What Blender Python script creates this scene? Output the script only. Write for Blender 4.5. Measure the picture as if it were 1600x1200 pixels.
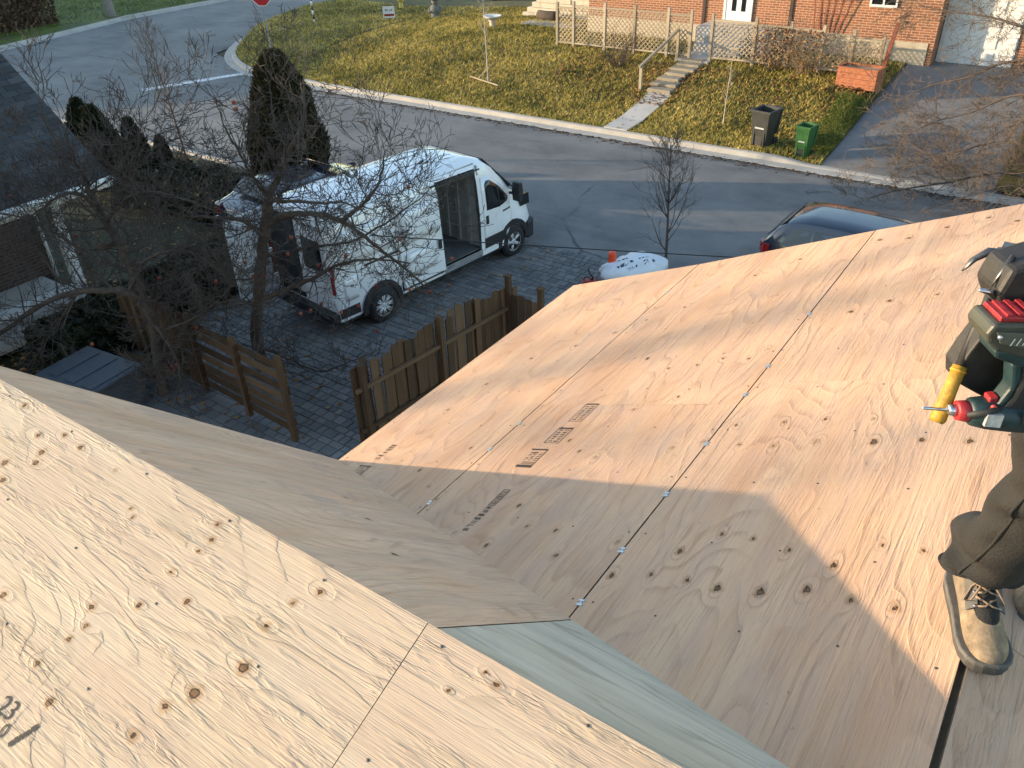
import bpy, bmesh, math, random
import numpy as np
from mathutils import Vector, Matrix, Euler
R_ = math.radians
SC = bpy.context.scene
COL = SC.collection
for o in list(bpy.data.objects): bpy.data.objects.remove(o)

# ------------------------------------------------------------------ camera
# X runs along the street (to the right), Y across the street (away from the house), Z up
F_PX = 1271.0; CAM = Vector((0, 0, 8.0035))
cR = Vector((0.81994134, 0.57154871, -0.03206683))
cD = Vector((0.29417426, -0.46875150, -0.83290668))
cF = Vector((-0.49107811, 0.67350138, -0.55248365))
cam_d = bpy.data.cameras.new('camera'); cam = bpy.data.objects.new('camera', cam_d); COL.objects.link(cam)
cam.matrix_world = Matrix(((cR.x, -cD.x, -cF.x, CAM.x), (cR.y, -cD.y, -cF.y, CAM.y), (cR.z, -cD.z, -cF.z, CAM.z), (0, 0, 0, 1)))
cam_d.sensor_width = 36; cam_d.lens = F_PX / 1600 * 36; cam_d.clip_start = .05; cam_d.clip_end = 2000
SC.camera = cam
SC.render.resolution_x = 1024; SC.render.resolution_y = 768

# ------------------------------------------------------------------ sky, sun, exposure
SUN_EL = R_(9.1); SUN_H = Vector((-.882, -.471, 0)).normalized()
TO_SUN = Vector((SUN_H.x * math.cos(SUN_EL), SUN_H.y * math.cos(SUN_EL), math.sin(SUN_EL)))
world = bpy.data.worlds.new('World'); SC.world = world; world.use_nodes = True
wn = world.node_tree; wn.nodes.clear()
sky = wn.nodes.new('ShaderNodeTexSky'); sky.sky_type = 'NISHITA'; sky.sun_disc = False
sky.sun_elevation = SUN_EL; sky.sun_rotation = math.atan2(SUN_H.x, SUN_H.y)
sky.air_density = 1.0; sky.dust_density = .6; sky.ozone_density = 1.0
bg = wn.nodes.new('ShaderNodeBackground'); bg.inputs['Strength'].default_value = .15
wo = wn.nodes.new('ShaderNodeOutputWorld')
wn.links.new(sky.outputs[0], bg.inputs[0]); wn.links.new(bg.outputs[0], wo.inputs[0])
sd = bpy.data.lights.new('sun', 'SUN'); sd.energy = 2.55; sd.angle = R_(.55); sd.color = (1, .775, .51)
sun = bpy.data.objects.new('sun', sd); COL.objects.link(sun); sun.rotation_euler = (-TO_SUN).to_track_quat('-Z', 'Y').to_euler()
VS = SC.view_settings; VS.view_transform = 'Standard'; VS.look = 'None'; VS.gamma = 1; VS.use_curve_mapping = False
VS.exposure = 1.86

# ------------------------------------------------------------------ where a point of the plan lies
def ray(x, y): return (cR * ((x - 800) / F_PX) + cD * ((y - 600) / F_PX) + cF).normalized()
def at_plane(x, y, n, p): d = ray(x, y); return CAM + d * ((p - CAM).dot(n) / d.dot(n))
def at_z(x, y, z): return at_plane(x, y, Vector((0, 0, 1)), Vector((0, 0, z)))
def at_v(x, y, v): return at_plane(x, y, Vector((0, 1, 0)), Vector((0, v, 0)))
def at_d(x, y, d): return CAM + (cR * ((x - 800) / F_PX) + cD * ((y - 600) / F_PX) + cF) * d
def seen(p, m=0):
    v = Vector(p) - CAM; d = v.dot(cF)
    if d < .1: return None
    return (800 + F_PX * v.dot(cR) / d, 600 + F_PX * v.dot(cD) / d)
def sm(t): t = min(1, max(0, t)); return t * t * (3 - 2 * t)
def zf(u, v):
    if v < 23.5: return 0.
    b = .15 + .95 * sm((v - 24.0) / 6.5); dr = .02 + min(1, max(0, (v - 23.8) / 9.2))
    w = sm((u + 6.6) / .8)
    return b * (1 - .45 * sm((-22 - u) / 12)) * (1 - w) + dr * w

# ------------------------------------------------------------------ object helpers
def tag(o, label=None, cat=None, group=None, kind=None):
    if label: o['label'] = label
    if cat: o['category'] = cat
    if group: o['group'] = group
    if kind: o['kind'] = kind
    return o
def thing(name, label, cat, loc=(0, 0, 0), rz=0, group=None):
    o = bpy.data.objects.new(name, None); COL.objects.link(o); o.location = loc; o.rotation_euler = (0, 0, rz)
    o.empty_display_size = .2
    return tag(o, label, cat, group)
def obj(name, me, parent=None, mat=None):
    o = bpy.data.objects.new(name, me); COL.objects.link(o); o.parent = parent
    if mat is not None:
        me.materials.clear()
        for m in (mat if isinstance(mat, (list, tuple)) else [mat]): me.materials.append(m)
    return o
class MB:
    def __init__(s): s.v = []; s.f = []; s.m = []; s.sm = []
    def add(s, vs, fs, mi=0, smooth=False):
        b = len(s.v); s.v += [tuple(v) for v in vs]
        for f in fs: s.f.append(tuple(b + i for i in f)); s.m.append(mi); s.sm.append(smooth)
        return s
    def box(s, a, b, mi=0, M=None):
        x0, y0, z0 = a; x1, y1, z1 = b
        vs = [Vector(p) for p in ((x0,y0,z0),(x1,y0,z0),(x1,y1,z0),(x0,y1,z0),(x0,y0,z1),(x1,y0,z1),(x1,y1,z1),(x0,y1,z1))]
        if M is not None: vs = [M @ v for v in vs]
        return s.add(vs, [(0,3,2,1),(4,5,6,7),(0,1,5,4),(1,2,6,5),(2,3,7,6),(3,0,4,7)], mi)
    def cham(s, a, b, c=.01, mi=0, M=None):
        # box with chamfered top/bottom edges
        x0, y0, z0 = a; x1, y1, z1 = b
        L = [(c, z0), (0, z0 + c), (0, z1 - c), (c, z1)]; vs = []
        for d, z in L: vs += [Vector((x0+d,y0+d,z)), Vector((x1-d,y0+d,z)), Vector((x1-d,y1-d,z)), Vector((x0+d,y1-d,z))]
        if M is not None: vs = [M @ v for v in vs]
        fs = [(3,2,1,0),(12,13,14,15)]
        for k in range(3):
            for i in range(4): j=(i+1)%4; fs.append((4*k+i,4*k+j,4*k+4+j,4*k+4+i))
        return s.add(vs, fs, mi)
    def tube(s, pts, rad, n=6, mi=0, caps=True, smooth=True):
        pts = [Vector(p) for p in pts]; N = len(pts)
        if not isinstance(rad, (list, tuple)): rad = [rad] * N
        vs = []; up = None
        for i, p in enumerate(pts):
            t = (pts[min(i+1,N-1)] - pts[max(i-1,0)])
            if t.length < 1e-9: t = Vector((0,0,1))
            t.normalize()
            if up is None: up = t.orthogonal().normalized()
            else:
                up = up - t * up.dot(t)
                up = up.normalized() if up.length > 1e-6 else t.orthogonal().normalized()
            w = t.cross(up)
            for k in range(n):
                a = 2*math.pi*k/n; vs.append(p + (up*math.cos(a) + w*math.sin(a))*rad[i])
        fs = []
        for i in range(N-1):
            for k in range(n): j=(k+1)%n; fs.append((i*n+k,i*n+j,(i+1)*n+j,(i+1)*n+k))
        if caps: fs += [tuple(range(n-1,-1,-1)), tuple(range((N-1)*n, N*n))]
        return s.add(vs, fs, mi, smooth)
    def lathe(s, prof, n=16, c=(0,0,0), axis='z', mi=0, smooth=True, M=None, caps=True):
        vs = []; c = Vector(c)
        for r, h in prof:
            for k in range(n):
                a = 2*math.pi*k/n
                p = Vector((r*math.cos(a), r*math.sin(a), h))
                if axis == 'y': p = Vector((p.x, p.z, p.y))
                if axis == 'x': p = Vector((p.z, p.x, p.y))
                p = p + c
                vs.append(M @ p if M is not None else p)
        fs = []
        for i in range(len(prof)-1):
            for k in range(n): j=(k+1)%n; fs.append((i*n+k,i*n+j,(i+1)*n+j,(i+1)*n+k))
        if caps: fs += [tuple(range(n-1,-1,-1)), tuple(range((len(prof)-1)*n, len(prof)*n))]
        return s.add(vs, fs, mi, smooth)
    def prism(s, poly, d0, d1, M=None, mi=0):
        # poly in local xy, extruded along z
        n = len(poly); vs = [Vector((x,y,d0)) for x,y in poly] + [Vector((x,y,d1)) for x,y in poly]
        if M is not None: vs = [M @ v for v in vs]
        fs = [tuple(range(n-1,-1,-1)), tuple(range(n,2*n))] + [(i,(i+1)%n,n+(i+1)%n,n+i) for i in range(n)]
        return s.add(vs, fs, mi)
    def loft(s, rings, closed=True, caps=True, mi=0, smooth=True):
        n = len(rings[0]); vs = [Vector(p) for r in rings for p in r]; fs = []
        for i in range(len(rings)-1):
            for k in range(n if closed else n-1): j=(k+1)%n; fs.append((i*n+k,i*n+j,(i+1)*n+j,(i+1)*n+k))
        if caps and closed: fs += [tuple(range(n-1,-1,-1)), tuple(range((len(rings)-1)*n, len(rings)*n))]
        return s.add(vs, fs, mi, smooth)
    def mesh(s, name='mesh'):
        me = bpy.data.meshes.new(name); me.from_pydata(s.v, [], s.f)
        me.polygons.foreach_set('material_index', s.m); me.polygons.foreach_set('use_smooth', s.sm)
        me.validate(); me.update()
        return me
    def build(s, name, mat, parent=None): return obj(name, s.mesh(name), parent, mat)
def fixn(o):
    bm = bmesh.new(); bm.from_mesh(o.data); bmesh.ops.recalc_face_normals(bm, faces=bm.faces); bm.to_mesh(o.data); bm.free(); return o
def bev(o, w=.008, seg=2, ang=30):
    m = o.modifiers.new('bevel', 'BEVEL'); m.width = w; m.segments = seg; m.limit_method = 'ANGLE'; m.angle_limit = R_(ang); return o
def sub(o, n=2):
    m = o.modifiers.new('sub', 'SUBSURF'); m.levels = n; m.render_levels = n; return o
def copy_tree(o, parent=None):
    c = o.copy(); COL.objects.link(c); c.parent = parent
    for ch in list(o.children): copy_tree(ch, c)
    return c
# smooth value noise for shapes
_rng = np.random.RandomState(5); _T = _rng.rand(256, 256).astype(np.float32)
def vnoise(x, y, s=0):
    x = np.asarray(x, dtype=np.float64) + s * 17.3; y = np.asarray(y, dtype=np.float64) + s * 7.7
    xi = np.floor(x).astype(int); yi = np.floor(y).astype(int); fx = x - xi; fy = y - yi
    fx = fx*fx*fx*(fx*(fx*6-15)+10); fy = fy*fy*fy*(fy*(fy*6-15)+10)
    g = lambda a, b: _T[a % 256, b % 256]
    return (g(xi,yi)*(1-fx)+g(xi+1,yi)*fx)*(1-fy) + (g(xi,yi+1)*(1-fx)+g(xi+1,yi+1)*fx)*fy

# ------------------------------------------------------------------ materials
MATS = {}
class NB:
    def __init__(s, name):
        s.m = bpy.data.materials.new(name); s.m.use_nodes = True; s.t = s.m.node_tree; s.n = s.t.nodes; s.l = s.t.links
        s.bsdf = s.n['Principled BSDF']; s.out = s.n['Material Output']
    def node(s, t, **k):
        n = s.n.new(t)
        for a, b in k.items(): setattr(n, a, b)
        return n
    def link(s, a, b): s.l.new(a, b)
    def val(s, x, i):
        if isinstance(x, (int, float)): i.default_value = x
        elif isinstance(x, (tuple, list)): i.default_value = tuple(x) + ((1,) if len(x) == 3 and len(i.default_value) == 4 else ())
        else: s.link(x, i)
    def math(s, op, a, b=0., c=0.):
        n = s.node('ShaderNodeMath', operation=op)
        s.val(a, n.inputs[0]); s.val(b, n.inputs[1]); s.val(c, n.inputs[2]); return n.outputs[0]
    def mix(s, f, a, b, mode='MIX'):
        n = s.node('ShaderNodeMix', data_type='RGBA', blend_type=mode)
        s.val(f, n.inputs[0]); s.val(a, n.inputs[6]); s.val(b, n.inputs[7]); return n.outputs[2]
    def coord(s, kind='Object', scale=(1,1,1), rnd=True):
        tc = s.node('ShaderNodeTexCoord'); mp = s.node('ShaderNodeMapping'); mp.inputs['Scale'].default_value = scale
        s.link(tc.outputs[kind], mp.inputs[0])
        if rnd:
            oi = s.node('ShaderNodeObjectInfo'); v = s.node('ShaderNodeVectorMath', operation='SCALE')
            v.inputs[0].default_value = (37.1, 21.3, 9.7); s.link(oi.outputs['Random'], v.inputs['Scale']); s.link(v.outputs[0], mp.inputs['Location'])
        return mp.outputs[0]
    def noise(s, vec, scale=5., detail=4., rough=.55, dist=0.):
        n = s.node('ShaderNodeTexNoise'); s.link(vec, n.inputs['Vector']); n.inputs['Scale'].default_value = scale
        n.inputs['Detail'].default_value = detail; n.inputs['Roughness'].default_value = rough; n.inputs['Distortion'].default_value = dist
        return n.outputs['Fac']
    def ramp(s, f, stops):
        n = s.node('ShaderNodeValToRGB'); e = n.color_ramp.elements
        while len(e) < len(stops): e.new(.5)
        for i, (p, c) in enumerate(stops): e[i].position = p; e[i].color = tuple(c) + (1,) if len(c) == 3 else c
        s.link(f, n.inputs[0]); return n.outputs[0]
    def smooth(s, x, a, b):
        n = s.node('ShaderNodeMapRange', interpolation_type='SMOOTHSTEP'); s.val(x, n.inputs[0]); n.inputs[1].default_value = a; n.inputs[2].default_value = b; return n.outputs[0]
    def bump(s, h, strength=.3, dist=.01, prev=None):
        n = s.node('ShaderNodeBump'); n.inputs['Strength'].default_value = strength; n.inputs['Distance'].default_value = dist
        s.link(h, n.inputs['Height'])
        if prev is not None: s.link(prev, n.inputs['Normal'])
        return n.outputs[0]
    def done(s, col=None, rough=.6, normal=None, metal=0., spec=None, coat=0.):
        b = s.bsdf.inputs
        if col is not None: s.val(col, b['Base Color'])
        s.val(rough, b['Roughness']); s.val(metal, b['Metallic'])
        if normal is not None: s.link(normal, b['Normal'])
        if spec is not None: b['Specular IOR Level'].default_value = spec
        if coat: b['Coat Weight'].default_value = coat; b['Coat Roughness'].default_value = .06
        return s.m
def simple(name, c, rough=.6, var=.12, scale=9., bump=.15, metal=0., coat=0., spec=None, bd=.004, fine=60.):
    if name in MATS: return MATS[name]
    b = NB(name); v = b.coord(); n = b.noise(v, scale, 5); n2 = b.noise(v, fine, 3)
    k = b.math('ADD', b.math('MULTIPLY', n, .7), b.math('MULTIPLY', n2, .3))
    lo = tuple(x*(1-var*1.6) for x in c); hi = tuple(min(1, x*(1+var*1.2)) for x in c)
    col = b.ramp(k, [(.3, lo), (.7, hi)])
    nm = b.bump(n2, bump, bd) if bump else None
    rr = b.math('ADD', b.math('MULTIPLY', n, .16), rough - .08)
    MATS[name] = b.done(col, rr, nm, metal, spec, coat); return MATS[name]

def mat_plywood(name, base, dark, pale, grey=0., ring=.62, emb=.0, mott=(.40, .27, .21)):
    b = NB(name); o = b.coord(rnd=True)
    ph = b.node('ShaderNodeAttribute', attribute_name='phase').outputs['Fac']
    kn = b.node('ShaderNodeAttribute', attribute_name='knot').outputs['Fac']
    mp = b.node('ShaderNodeMapping'); mp.inputs['Scale'].default_value = (2.2, 90, 90); b.link(o, mp.inputs[0])
    fib = b.noise(mp.outputs[0], 1., 4, .65)
    mp2 = b.node('ShaderNodeMapping'); mp2.inputs['Scale'].default_value = (9, 240, 240); b.link(o, mp2.inputs[0])
    fib2 = b.noise(mp2.outputs[0], 1., 2, .6)
    mp3 = b.node('ShaderNodeMapping'); mp3.inputs['Scale'].default_value = (.7, 3.4, 3.4); b.link(o, mp3.inputs[0])
    big = b.noise(mp3.outputs[0], 1.6, 3, .5)
    jit = b.math('ADD', ph, b.math('MULTIPLY', fib, .05))
    fr = b.math('FRACT', b.math('MULTIPLY', jit, 5.5))
    late = b.math('MULTIPLY', b.smooth(fr, .55, .93), b.math('SUBTRACT', 1., b.smooth(fr, .94, 1.)))     # late wood line of each ring
    vis = b.smooth(b.noise(mp3.outputs[0], 3.1, 3, .6), .40, .62)
    late_v = b.math('MULTIPLY', late, b.math('ADD', .14, b.math('MULTIPLY', vis, .62)))
    c = b.mix(b.smooth(big, .3, .72), base, pale)
    c = b.mix(b.math('MULTIPLY', b.smooth(b.noise(mp3.outputs[0], .9, 2), .52, .72), .45), c, dark)
    c = b.mix(b.math('MULTIPLY', late_v, ring), c, tuple(x*.55 for x in dark))
    c = b.mix(b.math('MULTIPLY', b.smooth(fib, .50, .74), .45), c, tuple(x*.72 for x in dark))
    c = b.mix(b.math('MULTIPLY', b.smooth(fib2, .56, .80), .38), c, tuple(x*.5 for x in dark))
    mo = b.noise(mp3.outputs[0], 2.6, 5, .62); c = b.mix(b.math('MULTIPLY', b.smooth(mo, .42, .66), .5), c, mott)
    # handling dirt, grey weathering and scuffs
    dv = b.noise(o, 2.3, 6, .7)
    c = b.mix(b.math('MULTIPLY', b.smooth(dv, .50, .72), .22 + grey*.5), c, (.27, .25, .235))
    sc = b.noise(o, 26., 3, .6); c = b.mix(b.math('MULTIPLY', b.smooth(sc, .70, .78), .45), c, (.13, .10, .075))
    # knots
    kr = b.noise(o, 120., 2)
    c = b.mix(b.math('MULTIPLY', b.smooth(kn, .10, .38), .6), c, (.34, .20, .10))
    c = b.mix(b.smooth(kn, .42, .72), c, b.mix(kr, (.085, .040, .018), (.22, .12, .055)))
    c = b.mix(b.math('MULTIPLY', b.smooth(kn, .50, .56), b.math('SUBTRACT', 1., b.smooth(kn, .60, .70))), c, (.05, .025, .012))
    h = b.math('ADD', b.math('MULTIPLY', late_v, 1.3), b.math('ADD', b.math('MULTIPLY', fib, 1.5), b.math('MULTIPLY', fib2, .9)))
    mp4 = b.node('ShaderNodeMapping'); mp4.inputs['Scale'].default_value = (11, 70, 70); b.link(o, mp4.inputs[0]); f4 = b.noise(mp4.outputs[0], 1., 3, .6, .6)
    pt = b.smooth(b.noise(mp3.outputs[0], 4.2, 3, .6), .46, .60)
    e4 = b.math('MULTIPLY', b.math('MULTIPLY', b.smooth(f4, .40, .62), pt), emb)
    c = b.mix(b.math('MULTIPLY', e4, .16), c, tuple(x*.62 for x in dark))
    h = b.math('ADD', h, b.math('MULTIPLY', e4, 2.2))
    nm = b.bump(h, .75, .0026)
    nm = b.bump(big, .25, .02, nm)
    return b.done(c, b.math('ADD', .62, b.math('MULTIPLY', fib, .18)), nm, spec=.25)
M_PLY_R = mat_plywood('plywood_rose', (.56, .342, .208), (.47, .25, .14), (.62, .405, .26), ring=.42, emb=.22, mott=(.50, .325, .235))
M_PLY_L = mat_plywood('plywood_pale', (.485, .375, .265), (.42, .295, .185), (.535, .43, .315), ring=.36, emb=.62, mott=(.48, .35, .26))
M_PLY_M = mat_plywood('plywood_grey_brown', (.60, .368, .236), (.46, .262, .15), (.66, .432, .295), .15, ring=.45, emb=.7, mott=(.46, .33, .24))
M_PLY_N = mat_plywood('plywood_weathered_grey', (.50, .425, .325), (.36, .29, .205), (.58, .505, .40), .3, mott=(.40, .37, .30))

def mat_asphalt():
    b = NB('asphalt'); o = b.coord(rnd=False)
    n = b.noise(o, .35, 8, .68); f = b.noise(o, 30., 5, .75); mp = b.node('ShaderNodeMapping'); mp.inputs['Scale'].default_value = (.12, 1.6, 1)
    b.link(o, mp.inputs[0]); st = b.noise(mp.outputs[0], 1.2, 4, .6)
    c = b.ramp(n, [(.36, (.085, .087, .09)), (.62, (.17, .168, .163))])
    c = b.mix(b.math('MULTIPLY', b.smooth(st, .5, .75), .45), c, (.205, .20, .188))
    c = b.mix(b.math('MULTIPLY', b.smooth(f, .45, .75), .55), c, (.26, .255, .24))
    c = b.mix(b.math('MULTIPLY', b.math('SUBTRACT', 1., b.smooth(f, .25, .42)), .6), c, (.06, .06, .062))
    # cracks
    vo = b.node('ShaderNodeTexVoronoi', feature='DISTANCE_TO_EDGE'); vo.inputs['Scale'].default_value = .16
    w = b.node('ShaderNodeVectorMath', operation='ADD'); nz = b.node('ShaderNodeTexNoise'); nz.inputs['Scale'].default_value = .8; nz.inputs['Detail'].default_value = 6
    b.link(o, nz.inputs['Vector']); b.link(o, w.inputs[0]); b.link(nz.outputs['Color'], w.inputs[1]); b.link(w.outputs[0], vo.inputs['Vector'])
    cr = b.math('SUBTRACT', 1., b.smooth(vo.outputs['Distance'], .003, .010)); msk = b.smooth(b.noise(o, .21, 2), .46, .56)
    c = b.mix(b.math('MULTIPLY', b.math('MULTIPLY', cr, msk), .8), c, (.05, .05, .05))
    return b.done(c, .78, b.bump(f, .5, .012), spec=.35)
M_ASPH = mat_asphalt()
def mat_concrete(name, c0, c1):
    b = NB(name); o = b.coord(rnd=False); n = b.noise(o, 1.3, 6, .65); f = b.noise(o, 38., 4, .7)
    c = b.ramp(n, [(.3, c0), (.7, c1)]); c = b.mix(b.math('MULTIPLY', b.smooth(f, .55, .75), .35), c, tuple(x*.5 for x in c0))
    return b.done(c, .85, b.bump(f, .35, .006))
M_CURB = mat_concrete('curb_concrete', (.30, .28, .25), (.42, .40, .36))
M_CONC = mat_concrete('pale_concrete', (.36, .34, .31), (.48, .45, .41))
M_DRIVE = mat_concrete('far_driveway_asphalt', (.13, .13, .128), (.20, .195, .185))
def mat_grass(name, cols, sc=.5):
    b = NB(name); o = b.coord(rnd=False); n = b.noise(o, sc, 5, .65); f = b.noise(o, 14., 4, .7)
    t = b.node('ShaderNodeAttribute', attribute_name='tint').outputs['Fac']
    k = b.math('ADD', b.math('MULTIPLY', n, .66), b.math('ADD', b.math('MULTIPLY', f, .22), b.math('MULTIPLY', t, .34)))
    c = b.ramp(k, cols)
    return b.done(c, .75, b.bump(f, .6, .04), spec=.2)
GC = [(.38, (.045, .056, .012)), (.49, (.15, .145, .028)), (.61, (.42, .325, .06)), (.78, (.72, .55, .17))]
M_GRASS = mat_grass('lawn_grass', GC); 
M_LAWN = mat_grass('lawn_soil', [(.3, (.035, .036, .012)), (.5, (.11, .09, .028)), (.7, (.20, .15, .05))])
M_GREEN = mat_grass('green_grass', [(.3, (.035, .05, .010)), (.5, (.09, .12, .022)), (.75, (.20, .21, .05))])
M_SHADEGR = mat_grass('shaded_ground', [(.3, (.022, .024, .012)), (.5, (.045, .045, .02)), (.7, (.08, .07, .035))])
def mat_rand(name, stops, rough=.7, scale=8., fine=70., bump=.3, bd=.004, grain=None, mixn=.45, spec=.3):
    # colour differs from piece to piece (object random) and within the piece (noise)
    b = NB(name); o = b.coord(); oi = b.node('ShaderNodeObjectInfo').outputs['Random']
    at = b.node('ShaderNodeAttribute', attribute_name='tint').outputs['Fac']
    if grain:
        mp = b.node('ShaderNodeMapping'); mp.inputs['Scale'].default_value = grain; b.link(o, mp.inputs[0]); f = b.noise(mp.outputs[0], 1., 4, .65)
    else: f = b.noise(o, fine, 4, .65)
    n = b.noise(o, scale, 4)
    r = b.math('FRACT', b.math('ADD', b.math('MULTIPLY', oi, 7.31), at))
    k = b.math('ADD', b.math('MULTIPLY', r, 1 - mixn), b.math('MULTIPLY', b.math('ADD', b.math('MULTIPLY', n, .5), b.math('MULTIPLY', f, .5)), mixn))
    c = b.ramp(k, stops)
    return b.done(c, rough, b.bump(f, bump, bd), spec=spec)
M_PAVER = mat_rand('paver_concrete', [(.1, (.10, .10, .10)), (.5, (.15, .147, .142)), (.9, (.21, .20, .19))], .8, 3., 60., .4, .006)
M_JOINT = simple('joint_sand', (.045, .042, .038), .95, .2)
M_FENCE = mat_rand('weathered_fence_wood', [(.1, (.045, .025, .013)), (.5, (.11, .064, .034)), (.9, (.20, .122, .068))], .85, 3., 60., .5, .006, (60, 60, 3))
M_SHINGLE = mat_rand('grey_asphalt_shingle', [(.1, (.026, .028, .030)), (.5, (.045, .048, .052)), (.9, (.075, .078, .082))], .9, 6., 120., .5, .004)
M_BARK = simple('apple_bark', (.085, .062, .045), .9, .35, 14, .7, bd=.012, fine=45)
M_TWIG = simple('twig_bark', (.072, .054, .045), .85, .3, 6, .2)
M_TWIGPALE = simple('pale_twig_bark', (.26, .185, .115), .8, .3, 6, .2)
M_YBARK = simple('young_bark', (.13, .095, .075), .85, .3, 10, .3)
M_WHITE = simple('white_van_paint', (.76, .77, .78), .30, .07, 3, .0, coat=.5)
M_BLKPL = simple('black_plastic', (.018, .018, .02), .55, .2, 8, .1)
M_RUB = simple('tyre_rubber', (.016, .016, .017), .8, .2, 9, .2)
M_RIM = simple('alloy_rim', (.60, .60, .61), .35, .1, 6, 0, metal=.25)
M_GLASS = simple('dark_window_glass', (.012, .015, .017), .07, .1, 2, 0, spec=.6)
M_STEEL = simple('bright_steel', (.62, .63, .65), .3, .1, 12, .05, metal=1.)
M_GALV = simple('galvanised_steel', (.45, .48, .52), .38, .12, 40, .05, metal=.8)
M_WPAINT = simple('white_painted_wood', (.62, .62, .60), .6, .12, 6, .1)
M_VANIN = simple('van_inner_panel', (.40, .40, .37), .55, .15, 5, .1)
M_VANFL = simple('van_floor_rubber', (.10, .10, .10), .8, .2, 6, .2)
M_RED = simple('red_lamp_lens', (.24, .012, .014), .2, .1, 6, 0, coat=.4)
M_INK = simple('stamp_ink', (.035, .028, .025), .8, .2, 40, 0)
# ================================================================== THE HOUSE WE STAND ON
TA = math.tan(R_(20.78)); CA = math.cos(R_(20.78)); SA = math.sin(R_(20.78)); TW = .952
def RP(v, s): return Vector((-.998 + s * CA, v, 5.7338 + s * SA))
nR = Vector((-SA, 0, CA)); nM = Vector((0, TW, 1)).normalized(); nL = Vector((0, -SA, CA)); nR2 = Vector((SA, 0, CA))
ZR = 6.394; VR = .962
def MP(u, v): return Vector((u, v, 4.92 + (2.51 - v) * TW))
def LP(u, v): return Vector((u, v, ZR - (VR - v) * TA))
house = thing('house', 'house with bare plywood roof slopes meeting in a valley, seen from on top', 'house', (0, 0, 0))

M_PLYEDGE = simple('plywood_edge', (.13, .085, .05), .85, .3, 30, .2)
def sheet(corners, grain, n, mat, knots=(), seed=0, res=.014, th=.016, name='plywood_sheet', freq=1.):
    c = [Vector(p) for p in corners]; n = n.normalized(); gx = (grain - n * grain.dot(n)).normalized(); gy = n.cross(gx)
    O = c[0]; Mx = Matrix(((gx.x, gy.x, n.x, O.x), (gx.y, gy.y, n.y, O.y), (gx.z, gy.z, n.z, O.z), (0, 0, 0, 1)))
    inv = Mx.inverted(); q = [inv @ p for p in c]
    la = max((c[1]-c[0]).length, (c[2]-c[3]).length); lb = max((c[3]-c[0]).length, (c[2]-c[1]).length)
    na = max(2, int(la/res)); nb = max(2, int(lb/res))
    A, B = np.meshgrid(np.linspace(0, 1, na+1), np.linspace(0, 1, nb+1), indexing='ij')
    P = [np.array([p.x, p.y]) for p in q]
    XY = ((1-A)*(1-B))[..., None]*P[0] + (A*(1-B))[..., None]*P[1] + (A*B)[..., None]*P[2] + ((1-A)*B)[..., None]*P[3]
    X, Y = XY[..., 0], XY[..., 1]
    wx = X*.62 + .25*vnoise(X*1.5, Y*2, seed+3); 
    ph = 1.5*freq*vnoise(wx, Y*2.3, seed) + .55*freq*vnoise(X*1.5, Y*6, seed+1) + .12*vnoise(X*4, Y*14, seed+2) + Y*.7*freq
    kn = np.zeros_like(X)
    for kp, kr in knots:
        k = inv @ Vector(kp); dx, dy = X-k.x, Y-k.y
        wob = 1 + .7*(vnoise(dx/kr*1.1+9, dy/kr*1.1+3, seed) - .5)
        d = np.sqrt((dx/1.25)**2 + dy**2)/kr*wob
        kn = np.maximum(kn, np.exp(-(d*.75)**2)*float(.55 + .45*vnoise(k.x*3.7+2, k.y*5.1+2, seed)))
        ph += .30*np.exp(-((dx/(kr*4.5))**2 + (dy/(kr*2.0))**2))
    lift = .0012*(vnoise(X*3, Y*9, seed+5)-.5) + .0008*kn
    top = np.stack([X, Y, lift], -1).reshape(-1, 3)
    N = (na+1)*(nb+1); idx = np.arange(N).reshape(na+1, nb+1)
    f = np.stack([idx[:-1, :-1], idx[1:, :-1], idx[1:, 1:], idx[:-1, 1:]], -1).reshape(-1, 4)
    ring = np.concatenate([idx[:, 0], idx[-1, 1:], idx[-2::-1, -1], idx[0, -2:0:-1]])
    low = top[ring].copy(); low[:, 2] = -th
    M_ = len(ring); hi_ = N + np.arange(M_); li = N + M_ + np.arange(M_)
    sidef = np.stack([np.roll(hi_, -1), hi_, li, np.roll(li, -1)], -1)
    V = np.concatenate([top, top[ring], low]); 
    sgn = (P[1][0]-P[0][0])*(P[3][1]-P[0][1]) - (P[1][1]-P[0][1])*(P[3][0]-P[0][0])
    if sgn < 0: f = f[:, ::-1]; sidef = sidef[:, ::-1]
    me = bpy.data.meshes.new(name)
    bot = tuple(int(i) for i in (li[::-1] if sgn > 0 else li))
    me.from_pydata(V.tolist(), [], [tuple(r) for r in f.tolist()] + [tuple(r) for r in sidef.tolist()] + [bot])
    for nm, ar in (('phase', ph), ('knot', kn)):
        at = me.attributes.new(nm, 'FLOAT', 'POINT'); full = np.zeros(len(V), dtype=np.float32); full[:N] = ar.reshape(-1)
        full[N:] = np.tile(ar.reshape(-1)[ring], 2) + (.0 if nm == 'knot' else .5); at.data.foreach_set('value', full)
    sf = np.zeros(len(me.polygons), dtype=bool); sf[:len(f)] = True; me.polygons.foreach_set('use_smooth', sf)
    me.materials.append(mat); me.materials.append(M_PLYEDGE); mi_ = np.zeros(len(me.polygons), dtype=np.int32); mi_[len(f):] = 1; me.polygons.foreach_set('material_index', mi_); me.update()
    o = bpy.data.objects.new(name, me); COL.objects.link(o); o.parent = house; o.matrix_world = Mx
    return o
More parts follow.
